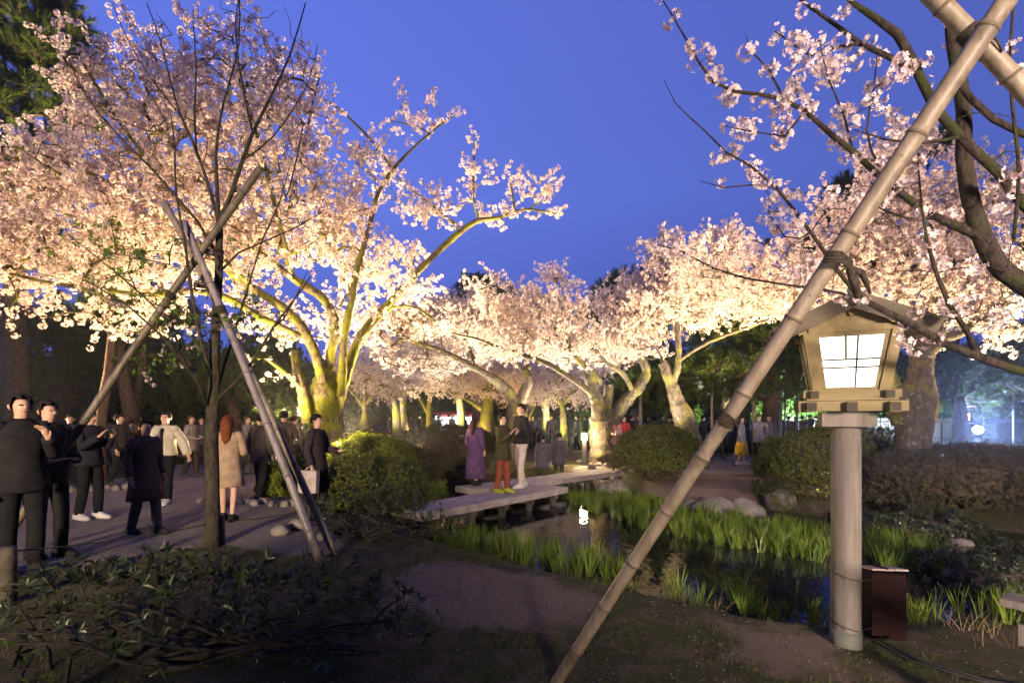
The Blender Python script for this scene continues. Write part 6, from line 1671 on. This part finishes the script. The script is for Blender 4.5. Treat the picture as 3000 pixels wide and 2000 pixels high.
    def lofted(name, prof, mat, n=22, fold=.0, wob=0.0):
        v_, f2 = [], []
        for i, (zz, ax, ay) in enumerate(prof):
            for j in range(n):
                th = j * 2 * PI / n; fo = 1 + fold * math.sin(th * 7 + x) * (i / len(prof)) + wob * math.sin(th * 3 + i)
                v_.append(V(math.cos(th) * ax * fo, math.sin(th) * ay * fo + .0, zz))
        for i in range(len(prof) - 1):
            for j in range(n): j2 = (j + 1) % n; f2.append((i * n + j, (i + 1) * n + j, (i + 1) * n + j2, i * n + j2))
        mb = MB(); mb.add(v_, f2); o = mb.build(name, mat, root, True); m_ = o.modifiers.new('thick', 'SOLIDIFY'); m_.thickness = .012 * k; return o
    flare = (1.36 - hem)
    prof = [(1.475, .062, .060), (1.445, .10, .082), (1.41, .165, .10), (1.36, .198, .118), (1.27, .192, .130), (1.12, .172, .125), (1.0, .182, .135)]
    if hem < .98: prof += [(z_, .185 + (1.0 - z_) * .14, .138 + (1.0 - z_) * .12) for z_ in np.linspace(.95, hem, 4)]
    lofted('coat' if coat and coat < .5 else 'jacket', prof, cloth(top), wob=.02, fold=.03)
    for s in (-1, 1):
        mb = MB(); a0 = sh[s] + V(-.02 * s, 0, .0)
        big = .085 if pose == 'wide' else .062
        sp_ = catmull([(a0 + V(-.06 * s, 0, .012), .055 * k), (a0 + V(.0, 0, .004), .072 * k), (sh[s].lerp(el[s], .45), .068 * k), (el[s], big * k), (el[s].lerp(wr[s], .5), big * .93 * k), (wr[s].lerp(el[s], .08), big * .85 * k)], .035)
        mb.tube([p for p, _ in sp_], [r * (1 + .035 * math.sin(i * 1.7)) for i, (_, r) in enumerate(sp_)], 14)
        o = mb.build('sleeve', cloth(top), root, True); m_ = o.modifiers.new('thick', 'SOLIDIFY'); m_.thickness = .01 * k
    if inner:
        lofted('shirt', [(1.47, .055, .055), (1.43, .09, .085), (1.36, .075, .134), (1.1, .07, .142), (.94, .07, .152)], cloth(inner), 16)
    if skirt:
        c_, h0, h1 = skirt
        lofted('skirt', [(h0, .15, .12), (h0 - .12, .18, .145), ((h0 + h1) / 2, .225, .19), (h1, .27, .235)], cloth(c_), 30, fold=.07)
    if bag:
        c_, s = bag
        mb = MB(); b0 = V(.27 * s, -.02, .62); mb.box(b0, (.10 * k, .34 * k, .36 * k), taper=.92)
        o = mb.build('tote_bag', cloth(c_)); o.parent = None
        o.location = root.location; o.rotation_euler = root.rotation_euler; tag(o, 'cloth tote bag carried by ' + label[:60].split(' with ')[0].split(' beside ')[0][:48], 'bag', 'bags carried by people')
        st_ = MB()
        for dy in (-.08, .08): st_.tube([b0 + V(-.02, dy, .17), V(.24 * s, dy * .4 - .05, .86), b0 + V(.03, dy, .17)], .006, 5)
        so = st_.build('strap', cloth(c_)); so.parent = o
    if holds:
        mb = MB(); c = (hd[-1] + hd[1]) / 2 + V(0, -.03, .03)
        if holds == 'phone': mb.box(c, (.075 * k, .009, .15 * k)); o = mb.build('phone', M['black'])
        elif holds == 'tablet': mb.box(c, (.24 * k, .012, .16 * k)); o = mb.build('tablet', cloth((.55, .48, .45)))
        o.location = root.location; o.rotation_euler = root.rotation_euler
        tag(o, 'dark %s held up by %s' % (holds, label.split(' with ')[0].split(' beside ')[0][:46]) if holds == 'phone' else 'pale tablet held by the person in pink by the bollard', holds, 'phones and tablets in hands')
    return root

def pp(px, d): return (px - 1500) / FOC * d, d
DKH = (.02, .016, .014); BRH = (.05, .028, .018)
def person_px(label, px, d, H, face, *a, **kw):
    x, y = pp(px, d); return person(label, x, y, H, face, *a, **kw)
# left group on the gravel path
person_px('person in black at the left edge looking down, with a grey collar', 62, 5.0, 1.80, 60, (.018, .017, .02), (.012, .012, .014), (.02, .02, .02), DKH, 'onephone', coat=.46, near=True)
person_px('person in black beside the left edge couple, shiny jacket cuffs', 140, 5.6, 1.76, 75, (.022, .02, .026), (.014, .014, .016), (.02, .02, .02), DKH, 'front')
person_px('person in dark clothes and white shoes holding up a phone', 262, 7.75, 1.70, 80, (.02, .022, .024), (.012, .012, .014), (.5, .48, .46), DKH, 'phone', coat=.50, holds='phone')
person_px('man in an open cream cardigan over a black shirt with arms spread', 486, 9.1, 1.68, 5, (.48, .43, .33), (.014, .013, .014), (.45, .42, .40), DKH, 'wide', coat=.53, inner=(.018, .014, .016), step=.1)
person_px('woman in a long brown coat walking right in front of the cream cardigan', 425, 6.85, 1.56, 70, (.11, .07, .06), (.10, .10, .11), (.03, .03, .03), BRH, 'stand', coat=.30, longhair=True, step=.16)
person_px('woman with reddish ponytail in a beige coat behind the young tree', 668, 7.6, 1.60, 195, (.34, .24, .17), None, (.02, .02, .02), (.16, .05, .02), 'front', coat=.33, longhair=True)
person_px('person in a dim grey coat between the young tree and the tripod feet', 762, 9.8, 1.66, 170, (.085, .07, .062), (.03, .028, .03), (.03, .03, .03), DKH, 'stand', coat=.42, step=.14)
person_px('tall person in brown grey behind the tripod legs', 832, 10.6, 1.72, 185, (.07, .055, .05), (.03, .03, .032), (.04, .04, .04), DKH, 'phone', coat=.46)
person_px('person in a pale grey jacket across the path by the small lantern', 862, 13.2, 1.60, 150, (.22, .19, .18), (.05, .05, .05), (.05, .05, .05), DKH, 'stand')
person_px('person in a dark jacket carrying a white tote bag beside the azaleas', 928, 7.9, 1.62, 80, (.035, .028, .032), (.016, .015, .018), (.03, .03, .03), DKH, 'point', coat=.42, bag=((.42, .36, .34), -1))
person_px('dark figure walking away on the left path behind the bamboo pole', 350, 11.5, 1.64, 100, (.03, .028, .03), (.02, .02, .02), (.05, .05, .05), DKH, 'stand', step=.15)
person_px('dark figure near the pine trunks at the left, further away', 205, 12.5, 1.66, 40, (.035, .032, .034), (.02, .02, .02), (.03, .03, .03), DKH, 'stand')
for k, (px, d, c, pz) in enumerate([(300, 14.0, (.16, .13, .12), 'stand'), (420, 15.0, (.10, .09, .09), 'phone'), (560, 13.2, (.24, .20, .18), 'front'), (590, 15.2, (.05, .045, .05), 'stand'), (725, 13.6, (.18, .15, .14), 'phone'), (800, 14.6, (.12, .10, .10), 'stand'), (120, 13.4, (.08, .07, .08), 'stand')]):
    person_px(['second', 'third', 'fourth', 'fifth', 'sixth', 'seventh', 'first'][k] + ' visitor from the left in dull clothes further back on the left path', px, d, 1.58 + .12 * random.random(), random.choice([0, 90, 180, -90, 45]), c, (.04, .035, .035), (.05, .05, .05), random.choice([DKH, BRH]), pz, coat=random.choice([0, .42, .48]), group='visitors further back on the left path', step=.12)
# on the bridge
bz = .062
person_px('person in an olive coat and rust trousers standing on the bridge', 1472, 10.05, 1.58, 55, (.055, .050, .025), (.22, .055, .035), (.30, .32, .04), DKH, 'phone', coat=.42, z=bz)
person_px('man in a navy jacket and white trousers standing on the bridge', 1527, 10.75, 1.80, -60, (.018, .016, .024), (.52, .45, .38), (.5, .45, .4), DKH, 'front', z=bz)
person_px('person in a long purple coat on the left end of the far bridge slab', 1392, 11.2, 1.52, 150, (.085, .045, .11), None, (.02, .02, .02), (.04, .02, .02), 'stand', coat=.10, z=bz, longhair=True)
person_px('person in a grey violet coat, left one of the pair behind the bridge', 1590, 14.6, 1.58, 170, (.11, .095, .12), (.06, .05, .06), (.04, .04, .04), DKH, 'stand', coat=.38)
person_px('person in a grey violet coat, right one of the pair behind the bridge', 1638, 15.2, 1.62, 190, (.10, .09, .12), (.06, .055, .06), (.04, .04, .04), DKH, 'stand', coat=.40)
# by the bollard
person_px('person in a pink coat holding a pale tablet by the bollard', 1800, 16.6, 1.62, 15, (.50, .27, .22), (.30, .18, .14), (.05, .04, .04), (.12, .05, .03), 'front', coat=.30, holds='tablet', inner=(.5, .04, .04))
person_px('girl with long black hair in a red top and plaid shorts, bare legs', 1828, 16.9, 1.60, 20, (.50, .05, .05), None, (.03, .03, .04), DKH, 'front', skirt=((.10, .09, .09), .98, .66), longhair=True)
person_px('woman in a yellow skirt and grey cardigan looking up, beside a stake', 2172, 16.4, 1.58, 60, (.17, .17, .19), None, (.5, .47, .44), DKH, 'stand', coat=.47, skirt=((.60, .38, .03), 1.0, .34), longhair=True, z=.02)
person_px('person in a pale grey coat, left one of the couple right of the yellow skirt', 2222, 17.2, 1.64, 10, (.20, .19, .22), (.02, .02, .02), (.02, .02, .02), BRH, 'phone', coat=.42, z=.02)
person_px('person in a grey jacket, right one of the couple right of the yellow skirt', 2252, 17.6, 1.63, -10, (.11, .10, .12), (.02, .02, .02), (.02, .02, .02), BRH, 'stand', coat=.50, z=.02)
person_px('man in a dark suit with a white collar behind the clipped azalea', 1872, 20.0, 1.66, 0, (.03, .025, .03), (.02, .02, .02), (.02, .02, .02), BRH, 'stand', inner=(.5, .48, .46))
for k, (px, d) in enumerate([(1900, 21), (1918, 20.3), (1940, 22), (1962, 20.5), (1984, 22.5), (2060, 21), (2082, 22), (2100, 20.5), (1850, 22.5)]):
    person_px(['second', 'third', 'fourth', 'fifth', 'sixth', 'seventh', 'eighth', 'ninth', 'first'][k] + ' dark clothed visitor from the left in the crowd behind the clipped azalea', px, d, 1.58 + .1 * random.random(), random.choice([0, 30, -40, 160, 90]), random.choice([(.02, .02, .03), (.035, .028, .03), (.05, .05, .06)]), (.02, .02, .022), (.03, .03, .03), DKH, random.choice(['stand', 'phone', 'front']), group='crowd behind the clipped azalea')
for k, (px, d) in enumerate([(2268, 26), (2285, 27), (2310, 26), (2330, 27.5), (2350, 26.5), (2372, 27), (2390, 28)]):
    person_px(ORD[k] + ' silhouetted visitor from the left before the glow beside the lantern', px, d, 1.58 + .12 * random.random(), random.choice([0, 180, 90]), random.choice([(.02, .02, .03), (.06, .05, .05)]), (.02, .02, .022), (.03, .03, .03), DKH, random.choice(['stand', 'phone']), group='visitors silhouetted by the glow')
for k, (px, d) in enumerate([(1205, 30), (1228, 33), (1282, 38), (1325, 39), (1360, 38.5), (1392, 39), (1140, 28)]):
    person_px(['second', 'third', 'fourth', 'fifth', 'sixth', 'seventh', 'first'][k] + ' far visitor from the left near the food stall', px, d, 1.6 + .1 * random.random(), random.choice([0, 180, 90]), random.choice([(.05, .04, .05), (.12, .10, .10), (.3, .2, .2)]), (.02, .02, .022), (.03, .03, .03), DKH, 'stand', group='visitors near the food stall')
for k, (px, d) in enumerate([(1560, 24), (1580, 27), (1615, 25), (1690, 23), (1715, 26)]):
    person_px(['first', 'second', 'third', 'fourth', 'fifth'][k] + ' dim visitor from the left passing behind the bollard light', px, d, 1.58 + .1 * random.random(), random.choice([90, -90, 0]), random.choice([(.04, .035, .05), (.07, .06, .07)]), (.02, .02, .022), (.03, .03, .03), DKH, 'stand', step=.12, group='visitors behind the bollard')
